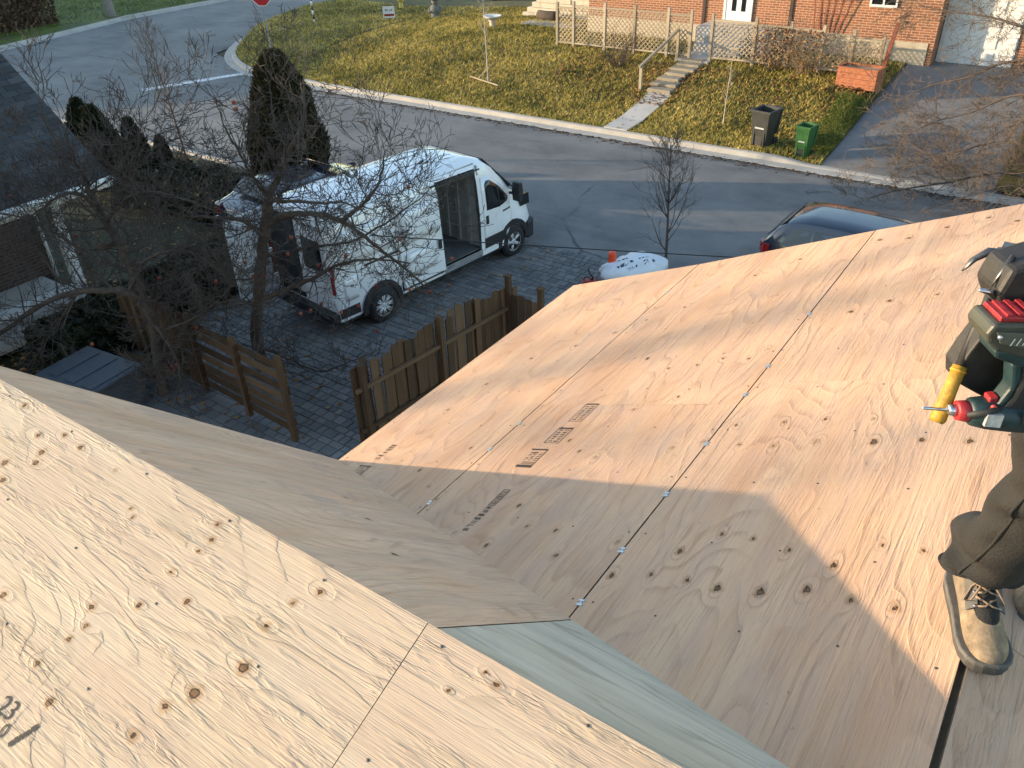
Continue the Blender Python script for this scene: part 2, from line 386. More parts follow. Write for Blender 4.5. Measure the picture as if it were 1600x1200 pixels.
KR = [(955,900,9),(1017,898,8),(1073,907,9),(1120,920,11),(1187,926,12),(1260,922,11),(1330,938,11),(1398,951,12),(1062,862,9),(1128,835,7),
      (1177,842,7),(1232,860,8),(1302,884,9),(965,847,7),(1378,852,7),(1442,861,7),(760,852,6),(811,790,6),(824,822,6),(868,829,6),(868,868,6),(836,708,5),
      (1330,487,7),(1390,470,6),(1465,460,6),(1275,690,9),(1365,691,9),(1440,688,8),(1515,690,9),(1208,697,8),(1155,695,6),(1050,700,6),(1100,690,6),(890,688,5),
      (905,705,5),(1012,560,5),(930,715,5),(1090,570,4),(1045,575,4),(1130,560,4),(1170,560,4),(1200,545,4),(710,832,6),(670,760,5),(682,780,5),(735,700,5),(655,735,5),
      (1375,375,5),(1420,372,5),(1480,355,5),(1545,340,5),(1590,345,5),(1250,405,4),(1180,430,4),(1365,655,5),(1225,660,6),(1290,655,6),(1150,665,5),(1420,640,4),
      (700,640,4),(760,600,4),(830,560,4),(900,540,4),(960,520,3),(1010,500,4),(1070,480,3),(990,640,5),(1060,620,5)]
KL = [(38,634,7),(60,680,7),(101,680,7),(126,699,7),(65,707,8),(56,723,7),(8,723,8),(5,750,8),(205,794,6),(208,808,6),(340,819,8),(331,843,8),(311,861,6),
      (268,893,6),(143,948,10),(217,946,8),(292,940,8),(458,942,9),(500,925,9),(416,978,10),(134,978,8),(108,998,7),(58,1037,7),(77,1098,10),(208,1149,13),
      (258,1103,12),(304,1083,15),(381,1043,14),(5,930,8),(700,1080,6),(775,1070,8),(760,1050,6),(180,735,5)]
def kn_on(L, p, n):
    out = []
    for x, y, r in L:
        w = at_plane(x, y, n, p); d = (w - CAM).dot(cF); out.append((w, r * d / F_PX * .60))
    return out
KRW = kn_on(KR, RP(0, 0), nR); KLW = kn_on(KL, LP(0, 0), nL)
def rk(s): return float(np.interp(s, [-2.32, -1.22, 0, 1.22], [5.27, 5.40, 5.64, 5.83]))
def vl(s): return 2.51 - (5.7338 + s * SA - 4.92) / TW - .03
yv = Vector((0, 1, 0)); xv = Vector((1, 0, 0))
def course(s0, s1, cuts, seed, res):
    L = []
    cs = [None] + cuts + [None]
    for i in range(len(cs)-1):
        a0 = vl(s0) if cs[i] is None else cs[i] + .0002; a1 = vl(s1) if cs[i] is None else cs[i] + .0002
        b0 = rk(s0) if cs[i+1] is None else cs[i+1] - .0002; b1 = rk(s1) if cs[i+1] is None else cs[i+1] - .0002
        L.append(sheet([RP(a0, s0), RP(b0, s0), RP(b1, s1), RP(a1, s1)], yv, nR, M_PLY_R, KRW, seed + i*7, res))
    return L
shC1 = course(-2.32, -1.2230, [3.55], 1, .014)
shC2 = course(-1.2170, -.0035, [3.20], 21, .013)
shC3 = course(.0035, 1.206, [3.42], 41, .012)
# far slope beyond the ridge
def R2P(v, s): return Vector((.140 + s * CA, v, 6.1660 - s * SA))
for i, (s0, s1) in enumerate(((.012, 1.22), (1.224, 2.44))):
    for j, (a, b) in enumerate(((-.5, 1.94), (1.942, 4.38), (4.382, 5.8))):
        sheet([R2P(a, s0), R2P(b, s0), R2P(b, s1), R2P(a, s1)], yv, nR2, M_PLY_M, [], 60+i*5+j, .03)
# wing: shaded slope towards the valley, weathered piece, sunny slope under the camera
def vm(u): return 2.51 - ((5.7338 + (u + .998) * TA) - 4.92) / TW
sheet([Vector((-3.45, VR, ZR)), MP(-.972, VR), MP(-.985, vm(-.985)+.004), MP(-3.17, 2.512)], Vector((0, 1, -TW)), nM, M_PLY_M, [(MP(-1.9,1.6),.012),(MP(-2.2,1.75),.01),(MP(-1.5,1.35),.012)], 81, .014, freq=1.7)
sheet([MP(-.966, VR), MP(.7, VR), MP(.7, 1.0), MP(-.979, vm(-.979)+.004)], xv, nM, M_PLY_N, [], 95, .012)
gL = xv
shL1 = sheet([LP(-3.45, VR-1.14), LP(-.993, VR-1.14), LP(-.993, VR+.004), LP(-3.45, VR+.004)], gL, nL, M_PLY_L, KLW, 101, .011)
shL2 = sheet([LP(-.9905, VR-1.14), LP(1.3, VR-1.14), LP(1.3, VR+.004), LP(-.9905, VR+.004)], gL, nL, M_PLY_L, KLW, 119, .011)
for a, b in ((-3.45, -2.2), (-2.196, .24), (.244, 1.3)):
    sheet([LP(a, VR-2.3), LP(b, VR-2.3), LP(b, VR-1.144), LP(a, VR-1.144)], gL, nL, M_PLY_L, [], int(140+a*10), .04)
# ridge board showing in the slot, fascia and walls
M_LUM = simple('pale_lumber', (.50, .38, .24), .7, .15, 8, .2)
m = MB(); m.box((.128, -.4, 5.95), (.150, 5.75, 6.120)); m.build('ridge_board', M_LUM, house)
m = MB(); m.box((-3.12, 2.3, 4.70), (-3.085, 5.1, 4.895)); m.build('fascia_board', M_LUM, house)
m = MB(); m.loft([[(-2.75, -6, 0), (-2.75, 5.0, 0), (-2.75, 5.0, 4.98), (-2.75, -6, 4.98)], [(.15, -6, 0), (.15, 5.0, 0), (.15, 5.0, 6.08), (.15, -6, 6.08)],
        [(3.0, -6, 0), (3.0, 5.0, 0), (3.0, 5.0, 5.02), (3.0, -6, 5.02)]], smooth=False)
M_HB = simple('house_brick', (.22, .11, .075), .85, .2, 20, .3)
fixn(m.build('wall', M_HB, house))
m = MB(); m.prism([(-6, 4.6), (2.3, 4.6), (2.3, 4.92), (.96, 6.30), (-.96-3.0, 4.9), (-6, 4.6)], -3.38, -2.74, Matrix(((0,0,1,0),(1,0,0,0),(0,1,0,0),(0,0,0,1)))); fixn(m.build('gable_wall', M_HB, house))
# sheathing clips on the seams
def clip(p, n, along):
    n = n.normalized(); al = along.normalized(); ac = n.cross(al)
    Mx = Matrix(((al.x, ac.x, n.x, p.x), (al.y, ac.y, n.y, p.y), (al.z, ac.z, n.z, p.z), (0, 0, 0, 1)))
    mb = MB(); mb.box((-.016, -.013, .0012), (-.006, .013, .0030)); mb.box((.006, -.010, .0012), (.016, .014, .0030)); mb.box((-.006, -.004, .0008), (.006, .004, .0026))
    mb.box((-.016, -.002, -.018), (.016, .002, .001)); o = mb.build('sheathing_clip', M_GALV, house); o.matrix_world = Mx
for x, y in ((908,942),(973,860),(1042,773),(1105,694),(1172,617),(1207,572),(1277,490)):
    w = at_plane(x, y, nR, RP(0, 0)); clip(Vector((-.998, w.y, 5.7338)), nR, yv)
for x, y in ((671,786),(776,703),(818,662),(1060,455)):
    w = at_plane(x, y, nR, RP(0, 0)); clip(RP(w.y, -1.22), nR, yv)
# stamps: frames and rows of printed marks
def stamp(par, p, n, along, L, W, style, seed):
    n = n.normalized(); al = along.normalized(); ac = n.cross(al)
    Mx = Matrix(((al.x, ac.x, n.x, p.x), (al.y, ac.y, n.y, p.y), (al.z, ac.z, n.z, p.z), (0, 0, 0, 1)))
    rg = random.Random(seed); mb = MB(); z = .0022
    def q(x0, y0, x1, y1): mb.add([(x0,y0,z),(x1,y0,z),(x1,y1,z),(x0,y1,z)], [(0,1,2,3)])
    def glyph(x, y, h):     # a printed mark too blurred to read
        w = h*.55
        for k in range(3):
            if rg.random() < .75: q(x+w*k/3, y, x+w*k/3+w*.16, y+h)
        for k in range(3):
            if rg.random() < .6: q(x, y+h*k*.42, x+w*rg.uniform(.5, 1), y+h*k*.42+h*.15)
        return x + h*.75
    if style == 'frame':
        t = W*.035; q(0,0,L,t); q(0,W-t,L,W); q(0,0,t,W); q(L-t*4,0,L,W)
        for r in range(2):
            x = L*.08; h = W*.26
            while x < L*.80: x = glyph(x, W*(.16+r*.40), h) + W*.04
    if style == 'dense':
        t = W*.04; q(0,0,L*.12,W*.92); q(0,0,L,t); q(L*.93,0,L,W)
        for r in range(3):
            x = L*.36; h = W*.18
            while x < L*.84: x = glyph(x, W*(.10+r*.29), h) + W*.03
        for k in range(3): q(L*(.16+.055*k), 0, L*(.18+.055*k), W*.8)
    if style == 'line':
        x = 0
        while x < L*.55: x = glyph(x, W*.1, W*.85) + W*.08
        t = W*.09; q(L*.6,0,L,t); q(L*.6,W-t,L,W); q(L-t,0,L,W); q(L*.6,0,L*.6+t,W); x = L*.64
        while x < L*.93: x = glyph(x, W*.2, W*.6)
    if style == 'bar':
        x = 0
        while x < L: d = rg.uniform(.12, .26)*L; q(x, 0, min(L, x+d), W*rg.uniform(.85, 1.1)); x += d*1.08
    o = mb.build('grade_stamp', M_INK, None); o.parent = par; o.matrix_world = Mx
def onR(x, y): return at_plane(x, y, nR, RP(0, 0))
for par, (a, b), W, st in ((shC2[0], ((828,731),(874,703)), .105, 'dense'), (shC2[1], ((872,693),(906,669)), .095, 'frame'), (shC2[1], ((908,659),(940,631)), .085, 'frame'),
                           (shC2[0], ((732,830),(797,766)), .040, 'line'), (shC1[0], ((558,746),(574,728)), .10, 'dense'), (shC1[0], ((592,718),(632,696)), .045, 'line')):
    A, B = onR(*a), onR(*b); stamp(par, A, nR, yv, max(.08, (B - A).y), W, st, int(a[0]))
A = at_plane(14, 1168, nL, LP(0, 0)); B = at_plane(62, 1137, nL, LP(0, 0)); stamp(shL1, A, nL, B - A, (B-A).length, .014, 'bar', 9)
def text_mesh(body, size, name, ext=0.):
    cu = bpy.data.curves.new(name, 'FONT'); cu.body = body; cu.size = size; cu.align_x = 'CENTER'; cu.align_y = 'CENTER'; cu.extrude = ext; cu.resolution_u = 3
    to = bpy.data.objects.new(name, cu); COL.objects.link(to); dg = bpy.context.evaluated_depsgraph_get()
    me = bpy.data.meshes.new_from_object(to.evaluated_get(dg)); bpy.data.objects.remove(to); bpy.data.curves.remove(cu); return me
for body, px, sz in (('23', (12, 1108), .07), ('0', (6, 1143), .05)):
    p = at_plane(*px, nL, LP(0, 0)); a2 = at_plane(px[0]-30, px[1]-22, nL, LP(0, 0)) 
    al = (p - a2).normalized(); ac = nL.cross(al); o = obj('grade_stamp', text_mesh(body, sz, 'stamp'), shL1, M_INK)
    p = p + nL * .002; o.matrix_world = Matrix(((al.x, ac.x, nL.x, p.x), (al.y, ac.y, nL.y, p.y), (al.z, ac.z, nL.z, p.z), (0, 0, 0, 1)))
# nail heads
nm_ = MB(); nm_.lathe([(.0042, 0), (.0042, .0012), (.003, .0016)], 7); nail_me = nm_.mesh('nail'); nail_me.materials.append(simple('nail_head', (.10, .095, .09), .5, .2, 9, 0, metal=.6))
def nails(par, P, n, arr):
    for a, b in arr:
        o = bpy.data.objects.new('nail', nail_me); COL.objects.link(o); o.parent = par; p = P(a, b)
        o.matrix_world = Matrix.Translation(p + n * .0006) @ n.to_track_quat('Z', 'Y').to_matrix().to_4x4()
rg = random.Random(3)
for si, s0, s1, shs in ((0, -2.28, -1.25, shC1), (1, -1.19, -.03, shC2), (2, .03, 1.17, shC3)):
    for k in range(8):
        v = 1.75 + .406 * k
        if v > rk(s0) - .05: continue
        for j in range(5):
            s = s0 + (s1 - s0) * j / 4 + rg.uniform(-.02, .02); vv = v + rg.uniform(-.012, .012)
            if vv > vl(s) + .06: nails(shs[0 if vv < 3.3 else 1], RP, nR, [(vv, s)])
for k in range(10):
    u = -3.35 + .406 * k
    for j in range(5):
        nails(shL1 if u < -.98 else shL2, LP, nL, [(u + rg.uniform(-.012, .012), VR - .03 - j * .26 + rg.uniform(-.02, .02))])

# ================================================================== GROUND, ROADS, LAWNS
def sheet_flat(name, poly, z, mat):
    me = bpy.data.meshes.new(name); me.from_pydata([(x, y, z) for x, y in poly], [], [tuple(range(len(poly)))]); return tag(obj(name, me, None, mat), kind='structure')
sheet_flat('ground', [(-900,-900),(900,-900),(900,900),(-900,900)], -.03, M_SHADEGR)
sheet_flat('road', [(-300,15.1),(140,15.1),(140,23.6),(-300,23.6)], 0, M_ASPH)
sheet_flat('side_road', [(-49.6,23.55),(-30,23.55),(-36,26),(-38.5,33),(-40.2,40),(-41,200),(-52,200),(-51,45)], .004, M_ASPH)
# painted stop line, worn
b = NB('worn_road_paint'); o_ = b.coord(rnd=False); f_ = b.noise(o_, 9., 5, .7); tr = b.node('ShaderNodeBsdfTransparent'); mx = b.node('ShaderNodeMixShader')
b.done((.62, .63, .64), .7); b.link(b.smooth(f_, .36, .5), mx.inputs[0]); b.link(tr.outputs[0], mx.inputs[1]); b.link(b.bsdf.outputs[0], mx.inputs[2]); b.link(mx.outputs[0], b.out.inputs[0])
M_LINE = b.m
p0, p1 = at_z(222, 141, 0), at_z(392, 113, 0); dd = (p1 - p0).normalized(); nn = Vector((-dd.y, dd.x, 0)) * .22
tag(obj('stop_line', (lambda me: (me.from_pydata([p0-nn+Vector((0,0,.006)), p1-nn+Vector((0,0,.006)), p1+nn+Vector((0,0,.006)), p0+nn+Vector((0,0,.006))], [], [(0,1,2,3)]), me)[1])(bpy.data.meshes.new('stop_line')), None, M_LINE), kind='structure')
# curb of the corner lawn
CURB = [(at_z(x, y, 0).x, at_z(x, y, 0).y) for x, y in ((585,2),(540,12),(480,24),(430,40),(385,60),(367,76),(362,86),(364,95),(376,107),(408,120),(470,130))]
CURB = [(-41.2, 90), (-41, 60)] + CURB + [(u, 23.5) for u in (-26, -22, -18, -14, -10, -7.6)]
def chaikin(P, n=2):
    for _ in range(n):
        Q = [P[0]]
        for a, b2 in zip(P, P[1:]): Q += [(a[0]*.75+b2[0]*.25, a[1]*.75+b2[1]*.25), (a[0]*.25+b2[0]*.75, a[1]*.25+b2[1]*.75)]
        P = Q + [P[-1]]
    return P
CURB = chaikin(CURB)
def sweep(name, line, prof, mat, left=True, hs=None):
    rings = []
    for i, p in enumerate(line):
        a = Vector(line[max(i-1, 0)]); c = Vector(line[min(i+1, len(line)-1)]); t = (c - a).normalized(); n = Vector((-t.y, t.x)) * (1 if left else -1)
        h1_ = 1 if hs is None else hs(p); rings.append([(p[0]+n.x*d, p[1]+n.y*d, z*h1_ if z > .05 else z) for d, z in prof])
    mb = MB(); mb.loft(rings, True, True, smooth=False); return tag(fixn(mb.build(name, mat)), kind='structure')
PROF = [(-.38, -.05), (-.36, .012), (-.02, .022), (.03, .13), (.06, .155), (.20, .158), (.22, .02), (.22, -.05)]
sweep('curb', CURB + [(u, 23.5) for u in (-7.3, -7.0, -6.7, -6.4, -6.1, -5.6, -2, 0, 3, 140)], PROF, M_CURB, hs=lambda q: 1 - .68*sm((q[0]+7.5)/1.5) if q[1] < 24 else 1)
sweep('curb', [(at_z(x, y, 0).x, at_z(x, y, 0).y) for x, y in ((-250,160),(0,78),(100,54),(200,29),(330,5),(420,-14))], PROF, M_CURB)
sweep('curb', [(-14.0, 15.0), (-30, 15.0), (-60, 15.0)], PROF, M_CURB, False)
# corner lawn, lofted from the curb up the bank
inner = []
for i, p in enumerate(CURB):
    a = Vector(CURB[max(i-1, 0)]); c = Vector(CURB[min(i+1, len(CURB)-1)]); t = (c - a).normalized(); inner.append((p[0]-t.y*.2, p[1]+t.x*.2))
inner.append((-6.05, 23.72))
NI = len(inner); back = []
for i, p in enumerate(inner):
    s = i/(NI-1); back.append((min(-6.05, -30 + 24 * max(0, (p[0] + 30) / 24)) if p[0] > -30 else -30 + (p[0]+30)*.3, 60 if p[0] < -30 else 40))
rings = []
for k in range(-1, 41):
    t = max(0, k/40)**1.4; row = []
    for (a0, a1), (b0, b1) in zip(inner, back):
        u = a0 + (b0-a0)*t; v = a1 + (b1-a1)*t; e0 = sm(k/2); z_e = (.135 if a0 < -7.7 else .03) if k >= 0 else -.1
        row.append((u, v, z_e*(1-e0) + zf(u, max(v, 23.75))*e0 + .05*(vnoise(u*.7, v*.7)-.5)*e0))
    rings.append(row)
mb = MB(); mb.loft(rings, False, False, smooth=True); lawn = fixn(mb.build('lawn', M_LAWN)); tag(lawn, kind='structure')
# far driveway, ramping up to the garage
rings = [[(u, v, .03 + min(1, max(0, (v-23.8)/9.2)) + .004) for u in (-6.25, -4.5, -3, -1.4)] for v in (23.7, 24.5, 26, 28, 30, 32, 33.2, 34)]
mb = MB(); mb.loft(rings, False, False, smooth=True); tag(fixn(mb.build('driveway', M_DRIVE)), kind='structure')
# bank on the right of that driveway
rings = [[(u, v, .05 + (u+1.6)*.06 + min(1.2, max(0, (v-23.8)/8)) + .1*float(vnoise(u*1.3, v*1.3))) for u in np.linspace(-1.6, 12, 20)] for v in np.linspace(23.75, 40, 24)]
mb = MB(); mb.loft(rings, False, False, smooth=True); tag(fixn(mb.build('bank', M_LAWN)), kind='structure')
FC_ = [at_z(x, y, 0) for x, y in ((-250,160),(0,78),(100,54),(200,29),(330,5),(420,-14))]; FCV = [q.y for q in FC_]; FCU = [q.x for q in FC_]
# lawn beyond the side road and near verge
rings = [[(u, v, .1 + .06*(-50-u)*.4 + .05*float(vnoise(u, v))) for u in np.linspace(float(np.interp(v, FCV, FCU)) - .15, -75, 12)] for v in np.linspace(5, 90, 30)]
mb = MB(); mb.loft(rings, False, False, smooth=True); tag(fixn(mb.build('lawn', M_GREEN)), kind='structure')
rings = [[(u, v, .12 + .05*float(vnoise(u*1.5, v*1.5))) for u in np.linspace(-14.2, -40, 30)] for v in np.linspace(5, 14.85, 12)]
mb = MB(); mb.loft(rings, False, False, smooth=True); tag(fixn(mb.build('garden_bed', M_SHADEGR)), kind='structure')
def tufts(name, pts, h, mat, seed, label, lean=.5, wid=.010, cat='grass'):
    rs = np.random.RandomState(seed); n = len(pts); pts = np.array(pts)
    ang = rs.rand(n)*6.28; hh = h*(.5+rs.rand(n)); w = wid*(.6+rs.rand(n)*.9)
    V = np.zeros((n, 6, 3)); 
    for k in range(2):
        a = ang + k*1.7; lx = np.cos(a+1.2)*hh*lean*(.3+rs.rand(n)); ly = np.sin(a+1.2)*hh*lean*(.3+rs.rand(n))
        V[:, k*3, :] = pts + np.stack([np.cos(a)*w, np.sin(a)*w, -.01+0*w], -1); V[:, k*3+1, :] = pts + np.stack([-np.cos(a)*w, -np.sin(a)*w, -.01+0*w], -1)
        V[:, k*3+2, :] = pts + np.stack([lx, ly, hh], -1)
    me = bpy.data.meshes.new(name); me.from_pydata(V.reshape(-1, 3).tolist(), [], [(3*i, 3*i+1, 3*i+2) for i in range(2*n)])
    at = me.attributes.new('tint', 'FLOAT', 'POINT'); at.data.foreach_set('value', np.repeat(rs.rand(n), 6).astype(np.float32))
    return tag(obj(name, me, None, mat), label, cat, kind='stuff')
rs = np.random.RandomState(8); pts = []
from mathutils.bvhtree import BVHTree
bv = BVHTree.FromPolygons([v.co for v in lawn.data.vertices], [tuple(p.vertices) for p in lawn.data.polygons])
while len(pts) < 90000:
    u = rs.uniform(-40, -6.1); v = 23.7 + 14*rs.rand()**1.2
    if u < -28 and rs.rand() < .35: continue
    if -13.15 < u < -12.3 and v < 31: continue
    q = seen((u, v, .5))
    if q is None or q[1] < -25 or q[0] < 340: continue
    h_ = bv.ray_cast(Vector((u, v, 5)), Vector((0, 0, -1)))
    if h_[0] is None: continue
    pts.append((u, v, h_[0].z))
tufts('grass', pts, .085, M_GRASS, 4, 'yellowed autumn lawn grass covering the sloping corner lot', .9, .012)
pts = []
while len(pts) < 7000:
    u = rs.uniform(-7.0, -6.08); v = rs.uniform(24.6, 28.4)
    pts.append((u, v, zf(u, v) + .02))
tufts('grass', pts, .07, M_GREEN, 6, 'bright green grass strip beside the far driveway', .7, .012)
pts = []
while len(pts) < 16000:
    u = rs.uniform(-62, -50.2); v = rs.uniform(20, 50); pts.append((u, v, .1 + .024*(-50-u)))
tufts('grass', pts, .10, M_GREEN, 7, 'green grass beyond the side road in the far corner', .7, .02)
# fallen leaves on the bank
rs = np.random.RandomState(12); V = []; T = []
for k in range(3800):
    z_ = rs.rand()
    if z_ < .55: u = rs.uniform(-17.5, -6.3); v = 29.3 - abs(rs.randn())*1.6
    elif z_ < .8: u = rs.uniform(-13.9, -12); v = rs.uniform(26, 30)
    else: u = rs.uniform(-24, -6.3); v = rs.uniform(23.75, 29.5)
    v = max(23.75, v); p = np.array([u, v, zf(u, v)+.03+.04*rs.rand()]); a = rs.rand()*6.28; r = .03+.035*rs.rand()
    d1_ = np.array([math.cos(a), math.sin(a), rs.uniform(-.5, .5)])*r; d2_ = np.array([-math.sin(a), math.cos(a), rs.uniform(-.4, .7)])*r*.7
    V += [p-d1_, p+d2_, p+d1_, p-d2_]; T += [rs.rand()]*4
me = bpy.data.meshes.new('fallen_leaves'); me.from_pydata([tuple(v) for v in V], [], [(4*i, 4*i+1, 4*i+2, 4*i+3) for i in range(len(V)//4)])
me.attributes.new('tint', 'FLOAT', 'POINT').data.foreach_set('value', np.array(T, dtype=np.float32))
M_LEAF = mat_rand('dry_leaf', [(.1, (.10, .045, .02)), (.5, (.22, .10, .035)), (.9, (.42, .22, .07))], .7, 10., 40., .2, mixn=.15)
tag(obj('fallen_leaves', me, None, M_LEAF), 'dry brown leaves scattered over the grassy bank', 'leaves', kind='stuff')
# litter along the gutter
V = []; T = []
for k in range(2600):
    if rs.rand() < .75: u = rs.uniform(-26, 6); v = 23.5 - .38 - abs(rs.randn())*.16
    else:
        i = rs.randint(8, len(CURB)-1); u = CURB[i][0] + rs.randn()*.3; v = CURB[i][1] - .5 + rs.randn()*.3
        if v > 23.3 and u > -28: continue
    p = np.array([u, v, .008+.01*rs.rand()]); a = rs.rand()*6.28; r = .02+.04*rs.rand()
    d1_ = np.array([math.cos(a), math.sin(a), 0])*r; d2_ = np.array([-math.sin(a), math.cos(a), .3])*r*.6
    V += [p-d1_, p+d2_, p+d1_, p-d2_]; T += [rs.rand()]*4
me = bpy.data.meshes.new('gutter_litter'); me.from_pydata([tuple(v) for v in V], [], [(4*i, 4*i+1, 4*i+2, 4*i+3) for i in range(len(V)//4)])
me.attributes.new('tint', 'FLOAT', 'POINT').data.foreach_set('value', np.array(T, dtype=np.float32))
tag(obj('gutter_litter', me, None, mat_rand('gutter_leaf', [(.1, (.03, .02, .012)), (.9, (.12, .07, .03))], .9, mixn=.2)), 'dark leaf litter lying along the far gutter', 'leaves', kind='stuff')

V = []; T = []
for k in range(5200):
    u = rs.uniform(-17.5, -9.0) if k % 2 else rs.uniform(-26, -14.3); v = rs.uniform(3.5, 14.8)
    z = .14 if u < -14.2 else .02
    if u > -14.2 and rs.rand() < .8: continue
    p = np.array([u, v, z+.03*rs.rand()]); a = rs.rand()*6.28; r = .03+.035*rs.rand(); d1_ = np.array([math.cos(a), math.sin(a), rs.uniform(-.4, .4)])*r; d2_ = np.array([-math.sin(a), math.cos(a), rs.uniform(-.3, .5)])*r*.7
    V += [p-d1_, p+d2_, p+d1_, p-d2_]; T += [rs.rand()]*4
me = bpy.data.meshes.new('garden_leaves'); me.from_pydata([tuple(v) for v in V], [], [(4*i, 4*i+1, 4*i+2, 4*i+3) for i in range(len(V)//4)])
me.attributes.new('tint', 'FLOAT', 'POINT').data.foreach_set('value', np.array(T, dtype=np.float32))
tag(obj('garden_leaves', me, None, M_LEAF), 'dead leaves littering the shaded garden bed and pavers under the apple trees', 'leaves', kind='stuff')
# ---- paved driveway between the fence and the neighbour
drv = tag(sheet_flat('paved_driveway', [(-14.3,4.5),(-6.4,4.5),(-6.4,15.08),(-14.3,15.08)], -.012, M_JOINT))
rg = random.Random(11); PV = []
v = 4.6; row = 0
while v < 15.0:
    ln = (.145, .205)[row % 2]; u = -14.25 + (row % 3)*.05
    while u < -6.45:
        w = rg.choice((.14, .20, .26)); w = min(w, -6.42 - u)
        if w > .07: PV.append((u, v, w, ln))
        u += w
    v += ln; row += 1
shp = {}
def pv_mesh(w, l):
    k = (round(w, 2), round(l, 2))
    if k not in shp:
        mb = MB(); mb.cham((.006, .006, -.05), (w-.006, l-.006, .0), .009); me = mb.mesh('paver'); me.materials.append(M_PAVER); shp[k] = me
    return shp[k]
def score(p):
    q = seen((p[0]+p[2]/2, p[1]+p[3]/2, 0))
    if q is None: return -1
    x, y = q
    hid = y > np.interp(x, [0, 530, 895, 1600], [580, 720, 440, 318]) - 4 or x < 0 or (x < 470 and y > 500 and x < 300)
    if hid: return -1
    if x > 545 and y > 470 and y > 690 - (x-560)*.42 - 110 and y < 700 and x > 560 + (690-y)*-.1 and False: return -1
    d = Vector((p[0], p[1], -8)).length
    return p[2]*p[3]/d**2
PV.sort(key=score, reverse=True)
for p in PV[:300]:
    o = bpy.data.objects.new('paver', pv_mesh(p[2], p[3])); COL.objects.link(o); o.parent = drv
    o.location = (p[0], p[1], .012 + rg.uniform(-.004, .004)); o.rotation_euler = (rg.uniform(-.012, .012), rg.uniform(-.012, .012), rg.uniform(-.01, .01))
mb = MB(); T = []
for p in PV[300:]:
    z = .012 + rg.uniform(-.004, .004); n0 = len(mb.v); mb.cham((p[0]+.006, p[1]+.006, z-.05), (p[0]+p[2]-.006, p[1]+p[3]-.006, z), .009); T += [rg.random()]*(len(mb.v)-n0)
me = mb.mesh('pavers'); me.attributes.new('tint', 'FLOAT', 'POINT').data.foreach_set('value', np.array(T, dtype=np.float32))
tag(obj('pavers', me, drv, M_PAVER), kind='stuff')
# ================================================================== NEIGHBOUR'S HOUSE (left)
nh = thing('neighbour_house', 'dark brick neighbouring house with grey shingle roof behind the apple tree', 'house', (-20.5, 2, 0))
nh_inv = Matrix.Translation((20.5, -2, 0))
def nb_part(mb, name, mat, par=None, fix=True):
    o = mb.build(name, mat, None)
    o.data.transform(nh_inv); o.parent = par or nh
    return fixn(o) if fix else o
TN = math.tan(R_(36.5)); EU, EZ, EV = -15.1, 3.0, 7.95; RU = -20.6; RZ = EZ + (EU-RU)*TN
b = NB('dark_brick_wall'); o_ = b.coord(rnd=False); br = b.node('ShaderNodeTexBrick'); sp = b.node('ShaderNodeSeparateXYZ'); cb = b.node('ShaderNodeCombineXYZ')
b.link(o_, sp.inputs[0]); b.link(b.math('ADD', sp.outputs[0], sp.outputs[1]), cb.inputs[0]); b.link(sp.outputs[2], cb.inputs[1]); b.link(cb.outputs[0], br.inputs['Vector'])
for k, v_ in (('Scale', 1.), ('Brick Width', .23), ('Row Height', .075), ('Mortar Size', .011), ('Mortar Smooth', .3), ('Bias', -.1)): br.inputs[k].default_value = v_
br.inputs['Color1'].default_value = (.055, .028, .018, 1); br.inputs['Color2'].default_value = (.095, .048, .03, 1); br.inputs['Mortar'].default_value = (.11, .10, .09, 1)
M_DBRICK = b.done(b.mix(b.math('MULTIPLY', b.noise(o_, 5., 5, .7), .4), br.outputs['Color'], (.05, .03, .02)), .9, b.bump(br.outputs['Fac'], -.5, .01))
m = MB(); m.loft([[(-25.6, v, 0), (-17.9, v, 0), (-17.9, v, EZ+1.6), (RU, v, RZ-.35), (-25.6, v, EZ-.1)] for v in (-9, EV-.35)], smooth=False); nb_part(m, 'wall', M_DBRICK); m = MB(); m.loft([[(-17.9, v, 0), (-15.9, v, 0), (-15.9, v, EZ-.1), (-17.9, v, EZ-.1)] for v in (-9, 2.0)], smooth=False); nb_part(m, 'wall', M_DBRICK)
m = MB()
for sg in (1, -1):
    e_u = EU if sg == 1 else 2*RU-EU
    m.loft([[(e_u, v, EZ), (RU, v, RZ), (RU, v, RZ-.10), (e_u, v, EZ-.10)] for v in (-9.4, EV)], smooth=False)
rf = nb_part(m, 'roof', simple('roof_underlay', (.05, .052, .056), .9, .2, 8, .2))
sn = Vector((TN, 0, 1)).normalized(); sl = (EU-RU)/math.cos(math.atan(TN)); sdn = Vector((-math.cos(math.atan(TN)), 0, math.sin(math.atan(TN))))
mb = MB(); mb.cham((0, 0, 0), (.29, .17, .010), .003); sh_me = mb.mesh('shingle'); sh_me.materials.append(M_SHINGLE)
S = []; rg = random.Random(21)
for r in range(int(sl/.14)):
    v = EV - .3 - (r % 2)*.15
    while v > -9.3: S.append((r, v)); v -= .30
def sh_m(r, v):
    p = Vector((EU, v, EZ)) + sdn*(r*.14 - .02) + sn*.004
    y = (sdn - sn*.045).normalized(); z = Vector((0,1,0)).cross(y)*1.; z = z if z.z > 0 else -z; x = y.cross(z)
    return Matrix(((x.x, y.x, z.x, p.x), (x.y, y.y, z.y, p.y), (x.z, y.z, z.z, p.z + .008), (0, 0, 0, 1)))
def sh_sc(t):
    q = seen(sh_m(*t).to_translation())
    return -1 if q is None or q[0] < -40 or q[1] > 590 else 1/(sh_m(*t).to_translation()-CAM).length
S.sort(key=sh_sc, reverse=True)
